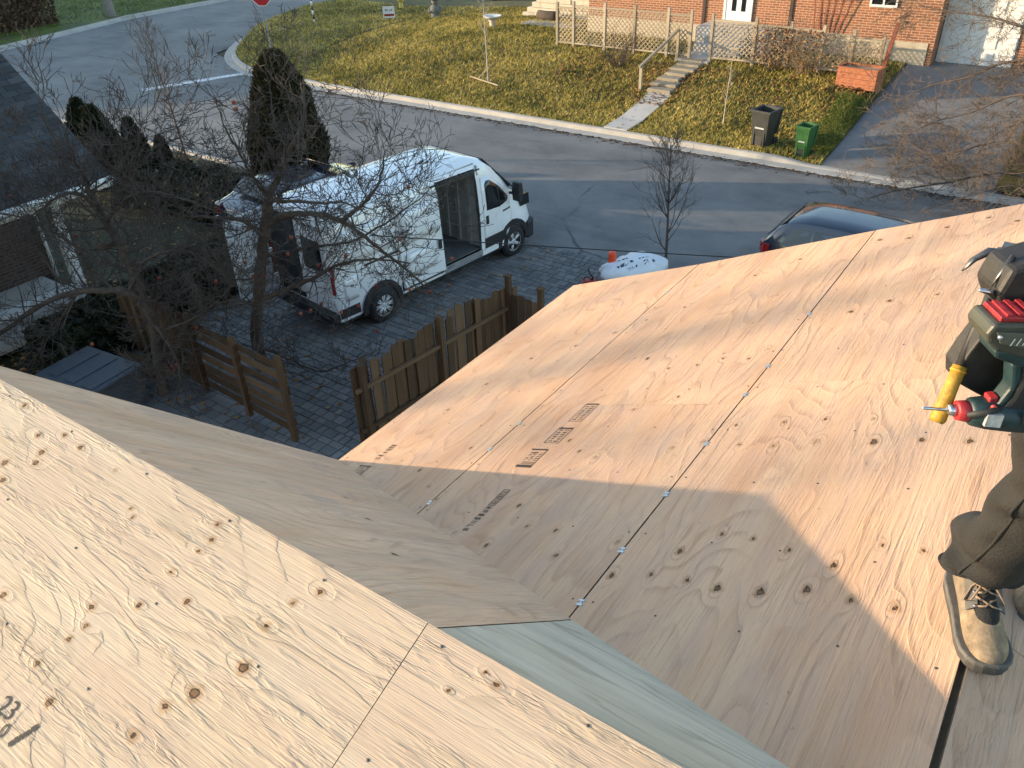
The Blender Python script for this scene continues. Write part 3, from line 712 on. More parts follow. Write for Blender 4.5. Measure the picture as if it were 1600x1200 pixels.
for t in S[:300]:
    o = bpy.data.objects.new('shingle', sh_me); COL.objects.link(o); o.parent = rf; o.matrix_parent_inverse = Matrix(); o.matrix_basis = nh_inv @ sh_m(*t)
mb = MB(); T = []
base = [v.co.copy() for v in sh_me.vertices]; bf = [tuple(p.vertices) for p in sh_me.polygons]
for t in S[300:]:
    Mx = sh_m(*t); mb.add([Mx @ c for c in base], bf); T += [rg.random()]*len(base)
o = nb_part(mb, 'shingles', M_SHINGLE, rf, False); o.data.attributes.new('tint', 'FLOAT', 'POINT').data.foreach_set('value', np.array(T, dtype=np.float32)); tag(o, kind='stuff')
m = MB(); m.box((EU-.02, -9.4, EZ-.2), (EU+.02, EV+.01, EZ-.012)); nb_part(m, 'fascia', M_WPAINT)
m = MB(); m.tube([(EU+.08, -9.4, EZ-.06), (EU+.08, EV, EZ-.06)], .06, 8); nb_part(m, 'gutter', M_WPAINT)
m = MB(); m.box((-17.88, -9.4, EZ-.22), (EU-.03, EV-.02, EZ-.18)); nb_part(m, 'soffit', M_WPAINT)
# carport beam, post and white porch rails seen through the branches
pb = at_z(133, 466, .55); 
m = MB(); m.box((pb.x-.09, pb.y-.09, 0), (pb.x+.09, pb.y+.09, EZ-.21)); nb_part(m, 'porch_post', M_WPAINT)
m = MB(); m.box((pb.x-.1, pb.y-6, EZ-.46), (pb.x+.1, pb.y+.25, EZ-.24)); nb_part(m, 'porch_beam', M_WPAINT)
for k in range(3):
    a = at_z(-60, 525-k*18, .9); c = at_z(100, 468-k*10, .9)
m = MB(); m.box((pb.x-.05, pb.y-5, .86), (pb.x+.22, pb.y-.15, .94)); nb_part(m, 'porch_rail', M_WPAINT)
m = MB(); m.box((pb.x-2.2, pb.y-6, .30), (pb.x+.3, pb.y+.2, .45)); nb_part(m, 'porch_floor', M_CONC)
win = MB(); win.box((-17.92, 4.6, 1.15), (-17.86, 6.3, 2.25)); w_o = nb_part(win, 'window', M_GLASS)
for (a, c) in (((4.5, 1.05), (6.4, 1.15)), ((4.5, 2.25), (6.4, 2.35)), ((4.5, 1.15), (4.6, 2.25)), ((6.3, 1.15), (6.4, 2.25)), ((5.4, 1.15), (5.5, 2.25))):
    m = MB(); m.box((-17.9, a[0], a[1]), (-17.82, c[0], c[1])); nb_part(m, 'window_frame', M_WPAINT, w_o)
for k in range(9):
    m = MB(); m.box((-17.857, 4.62, 1.2+.115*k), (-17.835, 6.28, 1.26+.115*k)); nb_part(m, 'blind_slat', simple('blind', (.40, .45, .42), .6, .1), w_o)
m = MB(); m.tube([(-17.8, EV-.45, EZ-.2), (-17.8, EV-.45, .1)], .04, 8); nb_part(m, 'downpipe', M_WPAINT)
# grey flat topped box under the eave close to the corner of our roof
sp_ = at_z(150, 575, .75)
t = thing('storage_box', 'blue grey lidded storage box at the foot of the left apple tree', 'box', (sp_.x, sp_.y, 0), .1)
M_GREYBX = simple('grey_box_plastic', (.065, .075, .09), .6, .12, 4, .1)
m = MB(); m.cham((-.75, -.55, 0), (.6, .4, .68), .02); m.build('body', M_GREYBX, t); m = MB(); m.cham((-.8, -.6, .684), (.65, .45, .76), .02); m.build('lid', M_GREYBX, t)
m = MB()
for k in range(3): m.box((-.6+.45*k, -.5, .763), (-.35+.45*k, .35, .775))
m.build('lid_panel', M_GREYBX, t)
# board pile against the wall
t = thing('board_pile', 'pile of dark weathered boards stacked beside the grey storage box', 'boards', (sp_.x-.9, sp_.y+1.0, 0), .25)
rg = random.Random(7)
for k in range(9):
    m = MB(); m.cham((-1.3+rg.uniform(-.1, .1), -.07, 0), (1.0+rg.uniform(-.2, .2), .07, .035), .004); o = m.build('board', M_FENCE, t); o.location = (0, .16*(k % 3)-.2, .04*(k//3)*1.02+.002); o.rotation_euler.z = rg.uniform(-.05, .05)

# ================================================================== FENCES BY THE DRIVEWAY
pf = thing('picket_fence', 'brown vertical board fence between the paved driveway and the plywood eave', 'fence', (-8.0, 7.0, 0))
rg = random.Random(31); mb = MB(); mb.prism([(0, 0), (.132, 0), (.132, 1.445), (.125, 1.452), (.008, 1.455), (0, 1.445)], 0, .02, Matrix(((0,0,1,0),(1,0,0,0),(0,1,0,0),(0,0,0,1)))); pk = mb.mesh('picket'); pk.materials.append(M_FENCE)
def fence_u(v): return -8.05 + (v-7)*.12
n = 0; v = 6.95
while v < 10.55:
    o = bpy.data.objects.new('picket', pk); COL.objects.link(o); o.parent = pf; side = (n % 2)*.026
    o.location = (fence_u(v)+8.0+side-.05, v-7.0, .05); o.scale = (1, rg.uniform(.92, 1.08), rg.uniform(.96, 1.06)*(1+.03*math.sin(v*2.2))); o.rotation_euler = (rg.uniform(-.02, .02), rg.uniform(-.02, .02), -.12)
    v += .116; n += 1
mb = MB(); mb.box((-.045, -.045, 0), (.045, .045, 1.62)); mb.box((-.06, -.06, 1.62), (.06, .06, 1.645)); ps = mb.mesh('post'); ps.materials.append(M_FENCE)
for u, v, s in ((fence_u(7.05), 7.1, .93), (fence_u(8.75), 8.75, 1.0), (fence_u(10.4)+.0, 10.42, 1.06), (-6.98, 10.45, 1.0)):
    o = bpy.data.objects.new('post', ps); COL.objects.link(o); o.parent = pf; o.location = (u+8.0+.045, v-7.0, 0); o.scale = (1, 1, s)
for z in (.35, 1.1):
    m = MB(); m.tube([(fence_u(6.95)+8.0+.035, -.05, z), (fence_u(10.5)+8.0+.035, 3.5, z)], .04, 4, smooth=False); m.build('rail', M_FENCE, pf)
n = 0; u = -7.55
while u < -6.95:
    o = bpy.data.objects.new('picket', pk); COL.objects.link(o); o.parent = pf; o.location = (u+8.0, 3.45, .0); o.rotation_euler = (0, 0, -R_(90)); o.scale = (1, 1, .92+rg.uniform(-.04, .04)); u += .15
pf.location.z = 0
lf = thing('wooden_fence', 'leaning brown fence panel with horizontal boards below the apple trees', 'fence', (-9.1, 6.55, 0), R_(180)-.06)
for k in range(7):
    m = MB(); m.cham((0, -.012, 0), (2.55+rg.uniform(-.04, .04), .012, .14), .004); o = m.build('board', M_FENCE, lf); o.location = (rg.uniform(-.02, .02), .0, .10+.2*k); o.rotation_euler = (rg.uniform(-.06, .06), rg.uniform(-.02, .02), 0)
for x, h in ((.05, 1.62), (1.25, 1.55), (2.5, 1.6)):
    m = MB(); m.box((x-.045, .014, 0), (x+.045, .10, h)); m.build('post', M_FENCE, lf)
for k in range(16):
    o = bpy.data.objects.new('picket', pk); COL.objects.link(o); o.parent = lf; o.location = (2.62+.155*k, .0, .0); o.rotation_euler = (0, 0, -R_(90)); o.scale = (1, 1, 1+rg.uniform(-.04, .04))

# ================================================================== VAN
def wheel(parent, loc, r=.35, w=.22, spokes=5, side=1, style='twin'):
    m = MB(); m.lathe([(r*.66, -w/2), (r*.93, -w/2), (r, -w*.36), (r*1.0, 0), (r, w*.36), (r*.93, w/2), (r*.66, w/2)], 28, axis='y', caps=False); ty = m.build('tyre', M_RUB, parent); ty.location = loc
    m = MB(); m.lathe([(r*.67, -w*.42), (r*.67, w*.42), (r*.60, w*.43), (r*.60, w*.18), (.02, w*.14)], 28, axis='y'); rm = m.build('rim_barrel', M_BLKPL, ty); rm.rotation_euler.z = 0 if side == 1 else math.pi
    m = MB()
    for k in range(spokes):
        for d in ((-.13, .13) if style == 'twin' else (0,)):
            a = 2*math.pi*k/spokes
            p0 = Vector((math.cos(a+d*.9)*r*.12, w*.30, math.sin(a+d*.9)*r*.12)); p1 = Vector((math.cos(a+d)*r*.63, w*.38, math.sin(a+d)*r*.63)); m.tube([p0, p1], [.024, .018], 5)
    m.lathe([(r*.2, w*.2), (r*.2, w*.36), (r*.12, w*.42)], 16, axis='y'); m.lathe([(r*.62, w*.36), (r*.67, w*.36), (r*.67, w*.44), (r*.62, w*.43)], 28, axis='y', caps=False)
    s_ = m.build('spokes', M_RIM, ty); s_.rotation_euler.z = 0 if side == 1 else math.pi
    return ty
VANYAW = R_(46.775 - 53.903 + 90)          # heading measured from +X
van = thing('delivery_van', 'white high roofed cargo van with its side door open, parked on the pavers', 'van', (-11.80, 9.40, .012), VANYAW)
# local: +x forward, +y left, so the open door is on -y
LX = [0, .03, .12, 1.0, 2.0, 2.72, 2.80, 3.95, 4.03, 4.25, 4.55, 4.85, 5.10, 5.25, 5.45, 5.65, 5.82, 5.92, 5.96]
ZT = [2.36, 2.44, 2.50, 2.52, 2.52, 2.52, 2.52, 2.50, 2.49, 2.44, 2.25, 1.98, 1.70, 1.50, 1.36, 1.24, 1.10, .95, .80]
HW = [.95, .98, 1.0, 1.02, 1.02, 1.02, 1.02, 1.02, 1.02, 1.02, 1.01, 1.0, .98, .97, .94, .88, .78, .68, .60]
FR = [0, .05, .18, .38, .60, .78, .92, .965, 1.0]
IN = [1.0, 1.0, 1.0, 1.0, .975, .935, .885, .83, .70]
def van_ring(i):
    zt, hw = ZT[i], HW[i]; R1 = []
    cab = sm((LX[i]-4.2)/.9)
    for f, k in zip(FR, IN):
        k2 = k if f <= .38 else k - .10*cab*(f-.38)/.62
        R1.append((LX[i], -hw*k2, .36 + f*(zt-.36)))
    top = [(LX[i], y*hw, zt + .012*(1-abs(y)/.6)) for y in (-.42, -.14, .14, .42)]
    return R1 + top + [(x, -y, z) for x, y, z in reversed(R1)]
rings = [van_ring(i) for i in range(len(LX))]; nr = len(rings[0]); mb = MB()
vs = [p for r in rings for p in r]; fs = []
for i in range(len(LX)-1):
    for k in range(nr-1):
        if 6 <= i <= 6 and k <= 5: continue          # side door opening between x=2.80 and 3.95
        fs.append((i*nr+k, i*nr+k+1, (i+1)*nr+k+1, (i+1)*nr+k))
fs.append(tuple(range(nr))); fs.append(tuple(range(len(LX)*nr-1, (len(LX)-1)*nr-1, -1)))
for i in range(len(LX)-1): fs.append((i*nr, (i+1)*nr, (i+1)*nr+nr-1, i*nr+nr-1))
mb.add(vs, fs, 0, False); body = fixn(mb.build('body', M_WHITE, van))
sm_ = body.modifiers.new('es', 'EDGE_SPLIT'); sm_.split_angle = R_(38)
for p in body.data.polygons: p.use_smooth = True
# roof ribs, drip rail and roof cross seam
for y in (-.62, -.38, -.13, .13, .38, .62):
    m = MB(); m.tube([(.2, y, 2.505-.02*abs(y)), (1.2, y, 2.527-.02*abs(y)), (3.7, y, 2.527-.02*abs(y)), (4.05, y, 2.497-.02*abs(y))], [.012, .016, .016, .006], 6); m.build('roof_rib', M_WHITE, body)
def ysd(x, z):      # half width of the side at height z
    zt = float(np.interp(x, LX, ZT)); hw = float(np.interp(x, LX, HW)); cab = sm((x-4.2)/.9)
    f = (z-.36)/(zt-.36); k = float(np.interp(f, FR, IN)); k = k if f <= .38 else k - .10*cab*(f-.38)/.62
    return hw*k
def side_panel(name, pts, mat, out=.004, sgn=-1, par=body, th=.003):
    m = MB(); n = len(pts); A = [(x, sgn*(ysd(x, z)+out), z) for x, z in pts]; B = [(x, sgn*(ysd(x, z)+out-th-.004), z) for x, z in pts]
    m.add(A+B, [tuple(range(n)), tuple(range(2*n-1, n-1, -1))] + [(i, (i+1) % n, n+(i+1) % n, n+i) for i in range(n)]); return fixn(m.build(name, mat, par))
def side_grid(name, xs, zb, zt, mat, out, sgn, par, rows=5):
    A = []; 
    for x in xs:
        b0, t0 = float(np.interp(x, *zip(*zb))), float(np.interp(x, *zip(*zt)))
        A.append([(x, sgn*(ysd(x, b0+(t0-b0)*k/rows)+out), b0+(t0-b0)*k/rows) for k in range(rows+1)])
    m = MB(); m.loft(A, False, False, smooth=True); o = fixn(m.build(name, mat, par)); sd2 = o.modifiers.new('s', 'SOLIDIFY'); sd2.thickness = .006; sd2.offset = 0; return o
# inside of the cargo bay
cargo = MB(); cargo.box((2.5, -.96, .52), (4.0, .94, .545)); cargo.build('cargo_floor', M_VANFL, van)
for nm, a, c in (('bulkhead', (3.99, -.93, .55), (4.02, .92, 2.38)), ('inner_wall', (1.2, .91, .55), (3.99, .94, 2.30)), ('inner_back', (1.2, -.9, .55), (1.23, .9, 2.36)), ('inner_roof', (1.24, -.86, 2.40), (3.98, .86, 2.43))):
    m = MB(); m.box(a, c); m.build(nm, M_VANIN, van)
m = MB(); m.box((1.24, -.97, .50), (2.5, .9, .545)); m.build('cargo_floor', M_VANFL, van)
for x in (2.9, 3.2, 3.5, 3.75):
    m = MB(); m.box((x, .84, .56), (x+.06, .905, 2.35)); m.build('wall_rib', M_VANIN, van)
for z in (1.15, 1.75):
    m = MB(); m.box((1.3, .82, z), (3.95, .838, z+.08)); m.build('wall_rail', M_VANIN, van)
for y in (-.7, -.35, 0, .35):
    m = MB(); m.box((3.955, y, .56), (3.988, y+.10, 2.34)); m.build('bulkhead_rib', M_VANIN, van)
# door opening frame and slid-back door
for pts in ([(2.80,.42),(2.80,2.28),(2.86,2.28),(2.86,.42)], [(3.90,.42),(3.90,2.28),(3.95,2.28),(3.95,.42)], [(2.80,2.22),(2.80,2.30),(3.95,2.30),(3.95,2.22)]): side_panel('door_seal', pts, M_BLKPL, .006, par=van)
side_panel('door_sill', [(2.78,.40),(2.78,.52),(3.97,.52),(3.97,.40)], simple('aluminium_sill', (.45,.45,.46), .4, .1, 9, 0, metal=.7), .012, par=van)
sd_ = side_panel('sliding_door', [(1.62,.50),(1.62,2.22),(2.77,2.22),(2.77,.50)], M_WHITE, .075, par=van, th=.05)
side_panel('door_handle', [(2.62,1.02),(2.62,1.22),(2.70,1.22),(2.70,1.02)], M_BLKPL, .09, par=sd_, th=.012)
side_panel('door_rail', [(.75,1.30),(.75,1.345),(2.78,1.345),(2.78,1.30)], M_BLKPL, .010, par=van)
m = MB(); m.tube([(2.6, -1.0, 2.33), (4.02, -.99, 2.32)], .018, 6); m.build('door_track', M_BLKPL, van)
# pressed panels in the side skins, door and body badges
for sg in (-1, 1):
    for x0, x1, z0, z1 in ((.20, 1.50, 1.46, 2.12), (.20, .52, .74, 1.22), (1.60, 2.70, 1.46, 2.12) if sg == 1 else (1.70, 2.70, 1.42, 2.10), (1.70, 2.70, .74, 1.22) if sg == 1 else (1.72, 2.52, .72, 1.20)):
        on = sg == -1 and x0 > 1.65
        side_grid('pressed_panel', np.linspace(x0, x1, 6), [(x0, z0), (x1, z0)], [(x0, z1), (x1, z1)], M_WHITE, .083 if on else .007, sg, van, 4)
    for k in range(8): side_panel('badge', [(4.70+.035*k, 1.165), (4.70+.035*k, 1.20+.012*(k % 3 == 0)), (4.722+.035*k, 1.20), (4.722+.035*k, 1.165)], M_BLKPL, .018, sg, van)
    for x in (1.57, .14): side_panel('panel_seam', [(x, .5), (x, 2.25), (x+.012, 2.25), (x+.012, .5)], simple('seam_shadow', (.10, .10, .10), .6), .004, sg, van)
# cab door with window
for sg in (-1, 1):
    cd = side_grid('cab_door', np.linspace(4.06, 5.0, 20), [(4.06, .52), (4.78, .52), (4.9, .75), (5.0, .98)], [(4.06, 2.10), (4.36, 2.06), (4.70, 1.82), (5.0, 1.46)], M_WHITE, .006, sg, van)
    side_grid('window', np.linspace(4.17, 4.96, 20), [(4.17, 1.36), (4.6, 1.32), (4.9, 1.36), (4.96, 1.42)], [(4.17, 1.92), (4.22, 2.0), (4.34, 1.99), (4.66, 1.76), (4.96, 1.44)], M_GLASS, .014, sg, cd); side_grid('window_bar', np.linspace(4.585, 4.62, 3), [(4.5, 1.33), (4.7, 1.34)], [(4.5, 1.87), (4.7, 1.73)], M_BLKPL, .020, sg, cd)
    side_panel('handle', [(4.12,1.05),(4.12,1.24),(4.20,1.24),(4.20,1.05)], M_BLKPL, .022, sg, cd, th=.016)
    side_panel('seam', [(4.035,.45),(4.035,2.2),(4.05,2.2),(4.05,.45)], M_BLKPL, .003, sg, cd)
    side_panel('cladding', [(4.06,.50),(4.06,.74),(4.80,.74),(4.74,.50)], M_BLKPL, .014, sg, van, th=.01)
    m = MB(); m.loft([[(4.98+x, sg*(1.0+d), z) for x, z in ((0,1.35),(.10,1.35),(.13,1.55),(.10,1.78),(0,1.78),(-.03,1.55))] for d in (.04, .10, .22, .26)], smooth=False); mi_ = fixn(m.build('mirror', M_BLKPL, van)); bev(mi_, .02, 2)
    m = MB(); m.tube([(5.0, sg*.93, 1.5), (5.02, sg*1.06, 1.52)], .035, 6); m.build('bracket', M_BLKPL, mi_)
    # wheel arch
    for wx in (5.01, 1.05):
        pts = []; 
        for k in range(13):
            a = math.pi*(k/12*1.06-.03); pts.append((wx+math.cos(a)*.52, .36+math.sin(a)*.52))
        inn = [(wx+math.cos(math.pi*(k/12*1.06-.03))*.40, .36+math.sin(math.pi*(k/12*1.06-.03))*.40) for k in range(13)]
        m = MB(); hw = 1.035 if wx < 3 else .985
        vs = [(x, sg*hw*(.995 if wx > 3 and x > wx+.2 else 1), z) for x, z in pts] + [(x, sg*(hw+.03), z) for x, z in pts] + [(x, sg*(hw+.03), z) for x, z in inn] + [(x, sg*(hw-.2), z) for x, z in inn]
        fs = [(j*13+i, j*13+i+1, (j+1)*13+i+1, (j+1)*13+i) for j in range(3) for i in range(12)]
        m.add(vs, fs); fixn(m.build('wheel_arch', M_BLKPL, van))
        m = MB(); m.lathe([(.39, -.01), (.39, .01)], 24, (wx, sg*(hw+.004), .36), 'y'); m.build('wheel_well_shade', M_BLKPL, van)  # black disc on the uncut side stands in for the dark of the well
        wheel(van, (wx, sg*(hw-.06), .345), .345, .22, 5 if wx > 3 else 8, 1 if sg == 1 else -1)
    side_panel('side_cladding', [(1.6,.42),(1.6,.62),(2.76,.62),(2.76,.42)], M_BLKPL, .014, sg, van, th=.01)
    side_panel('side_cladding', [(.04,.42),(.04,.62),(.50,.62),(.50,.42)], M_BLKPL, .014, sg, van, th=.01)
    m = MB(); m.loft([[(x, sg*y, z) for y, z in ((.62, 1.02), (.90, 1.05), (.88, 1.30), (.70, 1.24))] for x in (5.40, 5.70)], smooth=False); fixn(m.build('headlamp', M_GLASS, van))
m = MB(); m.loft([[(4.93, -.80, 1.86), (4.93, .80, 1.86), (4.97, .80, 1.85), (4.97, -.80, 1.85)], [(5.235, -.86, 1.52), (5.235, .86, 1.52), (5.27, .86, 1.52), (5.27, -.86, 1.52)]], smooth=False)
m = MB(); A = [(4.33, -.78, 2.425), (4.33, .78, 2.425), (5.22, .86, 1.555), (5.22, -.86, 1.555)]; m.add(A + [(x-.02, y, z-.02) for x, y, z in A], [(0,1,2,3),(7,6,5,4),(0,4,5,1),(1,5,6,2),(2,6,7,3),(3,7,4,0)]); fixn(m.build('windscreen', M_GLASS, van))
m = MB(); m.loft([[(x, -y, z0), (x, y, z0), (x, y, z1), (x, -y, z1)] for x, y, z0, z1 in ((5.55, .98, .22, .62), (5.80, .93, .22, .66), (5.97, .70, .24, .62), (6.01, .50, .28, .55))], smooth=False); bev(fixn(m.build('front_bumper', M_BLKPL, van)), .03, 2)
m = MB(); m.box((5.86, -.45, .70), (5.965, .45, .86)); m.build('grille', M_BLKPL, van)
# rear doors: the right one shut, the left one swung open
m = MB(); m.box((-.012, .03, .60), (.02, .90, 2.30)); m.build('rear_opening_shade', M_BLKPL, van)  # black panel on the closed rear stands in for the dark bay inside
for sg in (-1, 1):
    m = MB(); m.box((-.02, min(.012*sg, .90*sg), .60), (-.001, max(.012*sg, .90*sg), 2.30)); rd = m.build('rear_door', M_WHITE, van)
    if sg == 1: rd.data.transform(Matrix.Translation((0, -.95, 0))); rd.location = (-.03, .95, 0); rd.rotation_euler.z = R_(-84)
    H_ = Matrix.Translation((0, -.95, 0)) if sg == 1 else Matrix()
    m = MB(); m.box((-.028, min(.16*sg, .74*sg), 1.35), (-.021, max(.16*sg, .74*sg), 1.98)); wo_ = m.build('window', M_GLASS, rd); wo_.data.transform(H_)
    for zz in (.72, .92, 1.12):
        if sg == 1: m = MB(); m.box((.001, .10, zz), (.02, .82, zz+.12)); io = m.build('inner_panel', M_VANIN, rd); io.data.transform(H_)
    m = MB(); m.box((-.012, min(.92*sg, .975*sg), .95), (.05, max(.92*sg, .975*sg), 1.55)); m.build('tail_lamp', M_RED, van)
    for z in (.8, 1.35, 1.95):
        m = MB(); m.box((-.035, min(.86*sg, .97*sg), z), (.0, max(.86*sg, .97*sg), z+.07)); ho_ = m.build('hinge', M_WHITE, rd); ho_.data.transform(H_)
m = MB(); m.box((-.045, .02, 1.05), (-.021, .10, 1.25)); m.build('handle', M_BLKPL, van)
m = MB(); m.cham((-.14, -.98, .34), (.08, .98, .56), .03); m.build('rear_bumper', M_BLKPL, van)
m = MB(); m.box((.1, -.88, .22), (5.6, .88, .36)); m.build('underbody', M_BLKPL, van)
m = MB(); m.box((-.03, -.2, .74), (-.022, .2, .90)); m.build('licence_plate', M_WPAINT, van)
# ================================================================== PARKED CARS
def make_car(name, label, loc, rz, paint, L=4.6, W=1.84, H=1.66, group=None, suv=True):
    c = thing(name, label, 'car', loc, rz, group); k = L/4.6; hz = H/1.66
    X = [0, .04, .14, .30, .55, .9, 1.5, 2.3, 2.75, 3.15, 3.45, 3.9, 4.3, 4.52, 4.6]
    ZTp = [.80, 1.02, 1.18, 1.42, 1.60, 1.65, 1.66, 1.62, 1.52, 1.25, 1.07, 1.02, .92, .78, .62] if suv else [.78, .90, 1.0, 1.05, 1.15, 1.38, 1.46, 1.44, 1.34, 1.08, .98, .94, .86, .74, .6]
    HWp = [.70, .80, .86, .89, .91, .92, .92, .92, .92, .92, .91, .90, .86, .78, .68]
    rings = []
    for x, z, w in zip(X, ZTp, HWp):
        z *= hz; w *= W/1.84; bl = min(z, .98*hz); r = [(x*k, -w*.94, .28), (x*k, -w, .45), (x*k, -w, .72), (x*k, -w*.98, bl)]
        g = max(0, z-bl); wi = 1-.24*min(1, g/.6)
        r += [(x*k, -w*(wi+.05), bl+g*.72), (x*k, -w*wi*.97, bl+g*.93), (x*k, -w*wi*.86, bl+g*.99)]
        r += [(x*k, -w*.28, z+.015), (x*k, w*.28, z+.015)] + [(a, -b2, d) for a, b2, d in reversed(r)]
        rings.append(r)
    m = MB(); m.loft(rings, True, True, smooth=True); bd = fixn(m.build('body', paint, c)); es = bd.modifiers.new('es', 'EDGE_SPLIT'); es.split_angle = R_(32); 
    def hwz(x, z):
        zt = float(np.interp(x, X, ZTp))*hz; w = float(np.interp(x, X, HWp))*W/1.84; bl = min(zt, .98*hz); g = max(1e-3, zt-bl); f = (z-bl)/g; wi = 1-.24*min(1, g/.6)
        return w*float(np.interp(f, [0, .72, .93, .99], [.98, wi+.05, wi*.97, wi*.86]))
    for sg in (-1, 1):
        for nm, P in (('rear_quarter_window', ((.42, 1.08), (.62, 1.45), (.98, 1.50), (.98, 1.05))), ('rear_window', ((1.03, 1.05), (1.03, 1.50), (1.85, 1.50), (1.85, 1.04))), ('front_window', ((1.92, 1.04), (1.92, 1.50), (2.35, 1.47), (2.95, 1.12), (2.95, 1.06)))):
            if not suv and nm == 'rear_quarter_window': continue
            P = [(x, z*hz if suv else .98*hz+(z-1.04)*.62) for x, z in P]; n = len(P)
            m = MB(); A = [(x*k, sg*(hwz(x, z)+.006), z) for x, z in P]; B = [(x*k, sg*(hwz(x, z)-.01), z) for x, z in P]
            m.add(A+B, [tuple(range(n)), tuple(range(2*n-1, n-1, -1))] + [(i, (i+1) % n, n+(i+1) % n, n+i) for i in range(n)]); fixn(m.build(nm, M_GLASS, bd))
        for wx in (.95*k, 3.7*k):
            m = MB(); m.lathe([(.40, -.02), (.40, .02)], 24, (wx, sg*W*.497, .34), 'y'); m.build('wheel_arch', M_BLKPL, c)  # black disc on the body stands in for the shaded hollow behind the wheel
            wheel(c, (wx, sg*(W/2-.08), .33), .33, .21, 5, 1 if sg == 1 else -1, 'single')
        m = MB(); m.loft([[(x, sg*y, z) for x, y, z in ((.0, W*.30, z0), (-.012, W*.40, z0), (.10, W*.475, z0), (.24, W*.493, z0), (.2, W*.40, z0))] for z0 in (.82*hz, 1.04*hz)], smooth=False); fixn(m.build('tail_lamp', M_RED, c))
        m = MB(); m.loft([[(3.02*k+x, sg*(W/2+d), z) for x, z in ((0, .98), (.12, .98), (.14, 1.1), (0, 1.12))] for d in (.02, .18)], smooth=False); bev(fixn(m.build('mirror', paint, c)), .015)
    def glassq(nm, P):
        m = MB(); m.add(list(P)+[(x, y, z-.02) for x, y, z in P], [(0,1,2,3),(7,6,5,4),(0,4,5,1),(1,5,6,2),(2,6,7,3),(3,7,4,0)]); fixn(m.build(nm, M_GLASS, bd))
    if suv: glassq('rear_windscreen', [(.10*k, -.68, 1.20*hz), (.10*k, .68, 1.20*hz), (.42*k, .60, 1.545*hz), (.42*k, -.60, 1.545*hz)]); glassq('windscreen', [(2.72*k, -.62, 1.56*hz), (2.72*k, .62, 1.56*hz), (3.30*k, .74, 1.20*hz), (3.30*k, -.74, 1.20*hz)])
    else: glassq('rear_windscreen', [(.50*k, -.6, 1.14), (.50*k, .6, 1.14), (.88*k, .56, 1.40), (.88*k, -.56, 1.40)]); glassq('windscreen', [(2.70*k, -.58, 1.39), (2.70*k, .58, 1.39), (3.2*k, .7, 1.08), (3.2*k, -.7, 1.08)])
    m = MB(); m.cham((-.06, -W*.44, .32), (.1, W*.44, .62), .03); m.build('rear_bumper', M_BLKPL if suv else paint, c); m = MB(); m.box((-.015, -.25, .72), (.01, .25, .84)); m.build('licence_plate', M_WPAINT, c)
    if suv:
        m = MB(); m.tube([(.30*k, -.1, 1.25*hz), (.09*k, .30, 1.16*hz)], .012, 5); m.build('rear_wiper', M_BLKPL, bd)
    m = MB(); m.box((.3, -.8, .2), (L-.3, .8, .3)); m.build('underbody', M_BLKPL, c)
    return c
M_CARBLUE = simple('dark_blue_car_paint', (.016, .024, .042), .22, .1, 3, 0, coat=.8)
M_CARNAVY = simple('dark_navy_car_paint', (.02, .026, .045), .25, .1, 3, 0, coat=.8)
make_car('parked_car', 'dark blue estate car on the road, half hidden by the plywood roof edge', (-4.95, 16.55, .004), R_(-1), M_CARBLUE, 4.75, 1.82, 1.52)
NC_ = at_z(548, 250, 1.40)
make_car('parked_car', 'dark navy car behind the van roof, mostly hidden by the tall cedar', (NC_.x-.7, NC_.y-3.3, .12), R_(86), M_CARNAVY, 4.4, 1.78, 1.46, suv=False)
# ================================================================== SACK AND FUEL CAN BEHIND THE ROOF EDGE
bg_ = at_z(990, 421, .30)
t = thing('debris_bag', 'bulging white builders bag with black print beside the street sapling', 'bag', (bg_.x, bg_.y, 0), R_(62))
def blob(nu, nv, rx, ry, rz, seed, amp=.08, z0=0):
    rr = []
    for i in range(nv+1):
        th = math.pi*i/nv; row = []
        for j in range(nu):
            a = 2*math.pi*j/nu; x, y, z = math.sin(th)*math.cos(a), math.sin(th)*math.sin(a), -math.cos(th)
            e_ = 1 + amp*(float(vnoise(x*2.2+y*1.3+5, z*2.5+y*2+5, seed))-.5)*2 + amp*.5*(float(vnoise(x*6+9, z*6+y*5+9, seed+2))-.5)*2
            xx = math.copysign(abs(x)**.9, x)*rx*e_; yy = math.copysign(abs(y)**.9, y)*ry*e_; zz = z*rz*e_
            row.append((xx, yy, max(0, z0+rz+zz)))
        rr.append(row)
    return rr
M_BAG = simple('white_woven_bag', (.66, .68, .71), .5, .06, 5, .25)
m = MB(); m.loft(blob(28, 16,   .80, .46, .30, 4, .15)); fixn(m.build('sack', M_BAG, t))
bagb = BVHTree.FromPolygons([v.co for v in t.children[0].data.vertices], [tuple(p.vertices) for p in t.children[0].data.polygons])
mb = MB(); rg = random.Random(2)
for r in range(3):
    x = -.52
    while x < .30:
        L_ = rg.uniform(.03, .09); y0 = -.30 + .13*r
        q = []
        for dx, dy in ((0, 0), (L_, 0), (L_, .05), (0, .05)):
            h_ = bagb.ray_cast(Vector((x+dx, y0+dy+dx*.1, 2)), Vector((0, 0, -1)))
            q.append(h_[0] + h_[1]*.006 if h_[0] else Vector((x+dx, y0+dy, .6)))
        if r < 2 or x < -.2:
            mb.add(q, [(0, 1, 2, 3)]) if rg.random() < .8 else None
        x += L_ + rg.uniform(.012, .05)
mb.build('print', simple('blue_black_print', (.03, .04, .07), .6, .1), t)
cp = at_z(957, 394, .76); t = thing('safety_cone', 'small orange red marker top standing behind the white bag', 'marker', (cp.x, cp.y, 0))
M_OR = simple('orange_red_plastic', (.75, .075, .02), .45, .08, 6, .05)
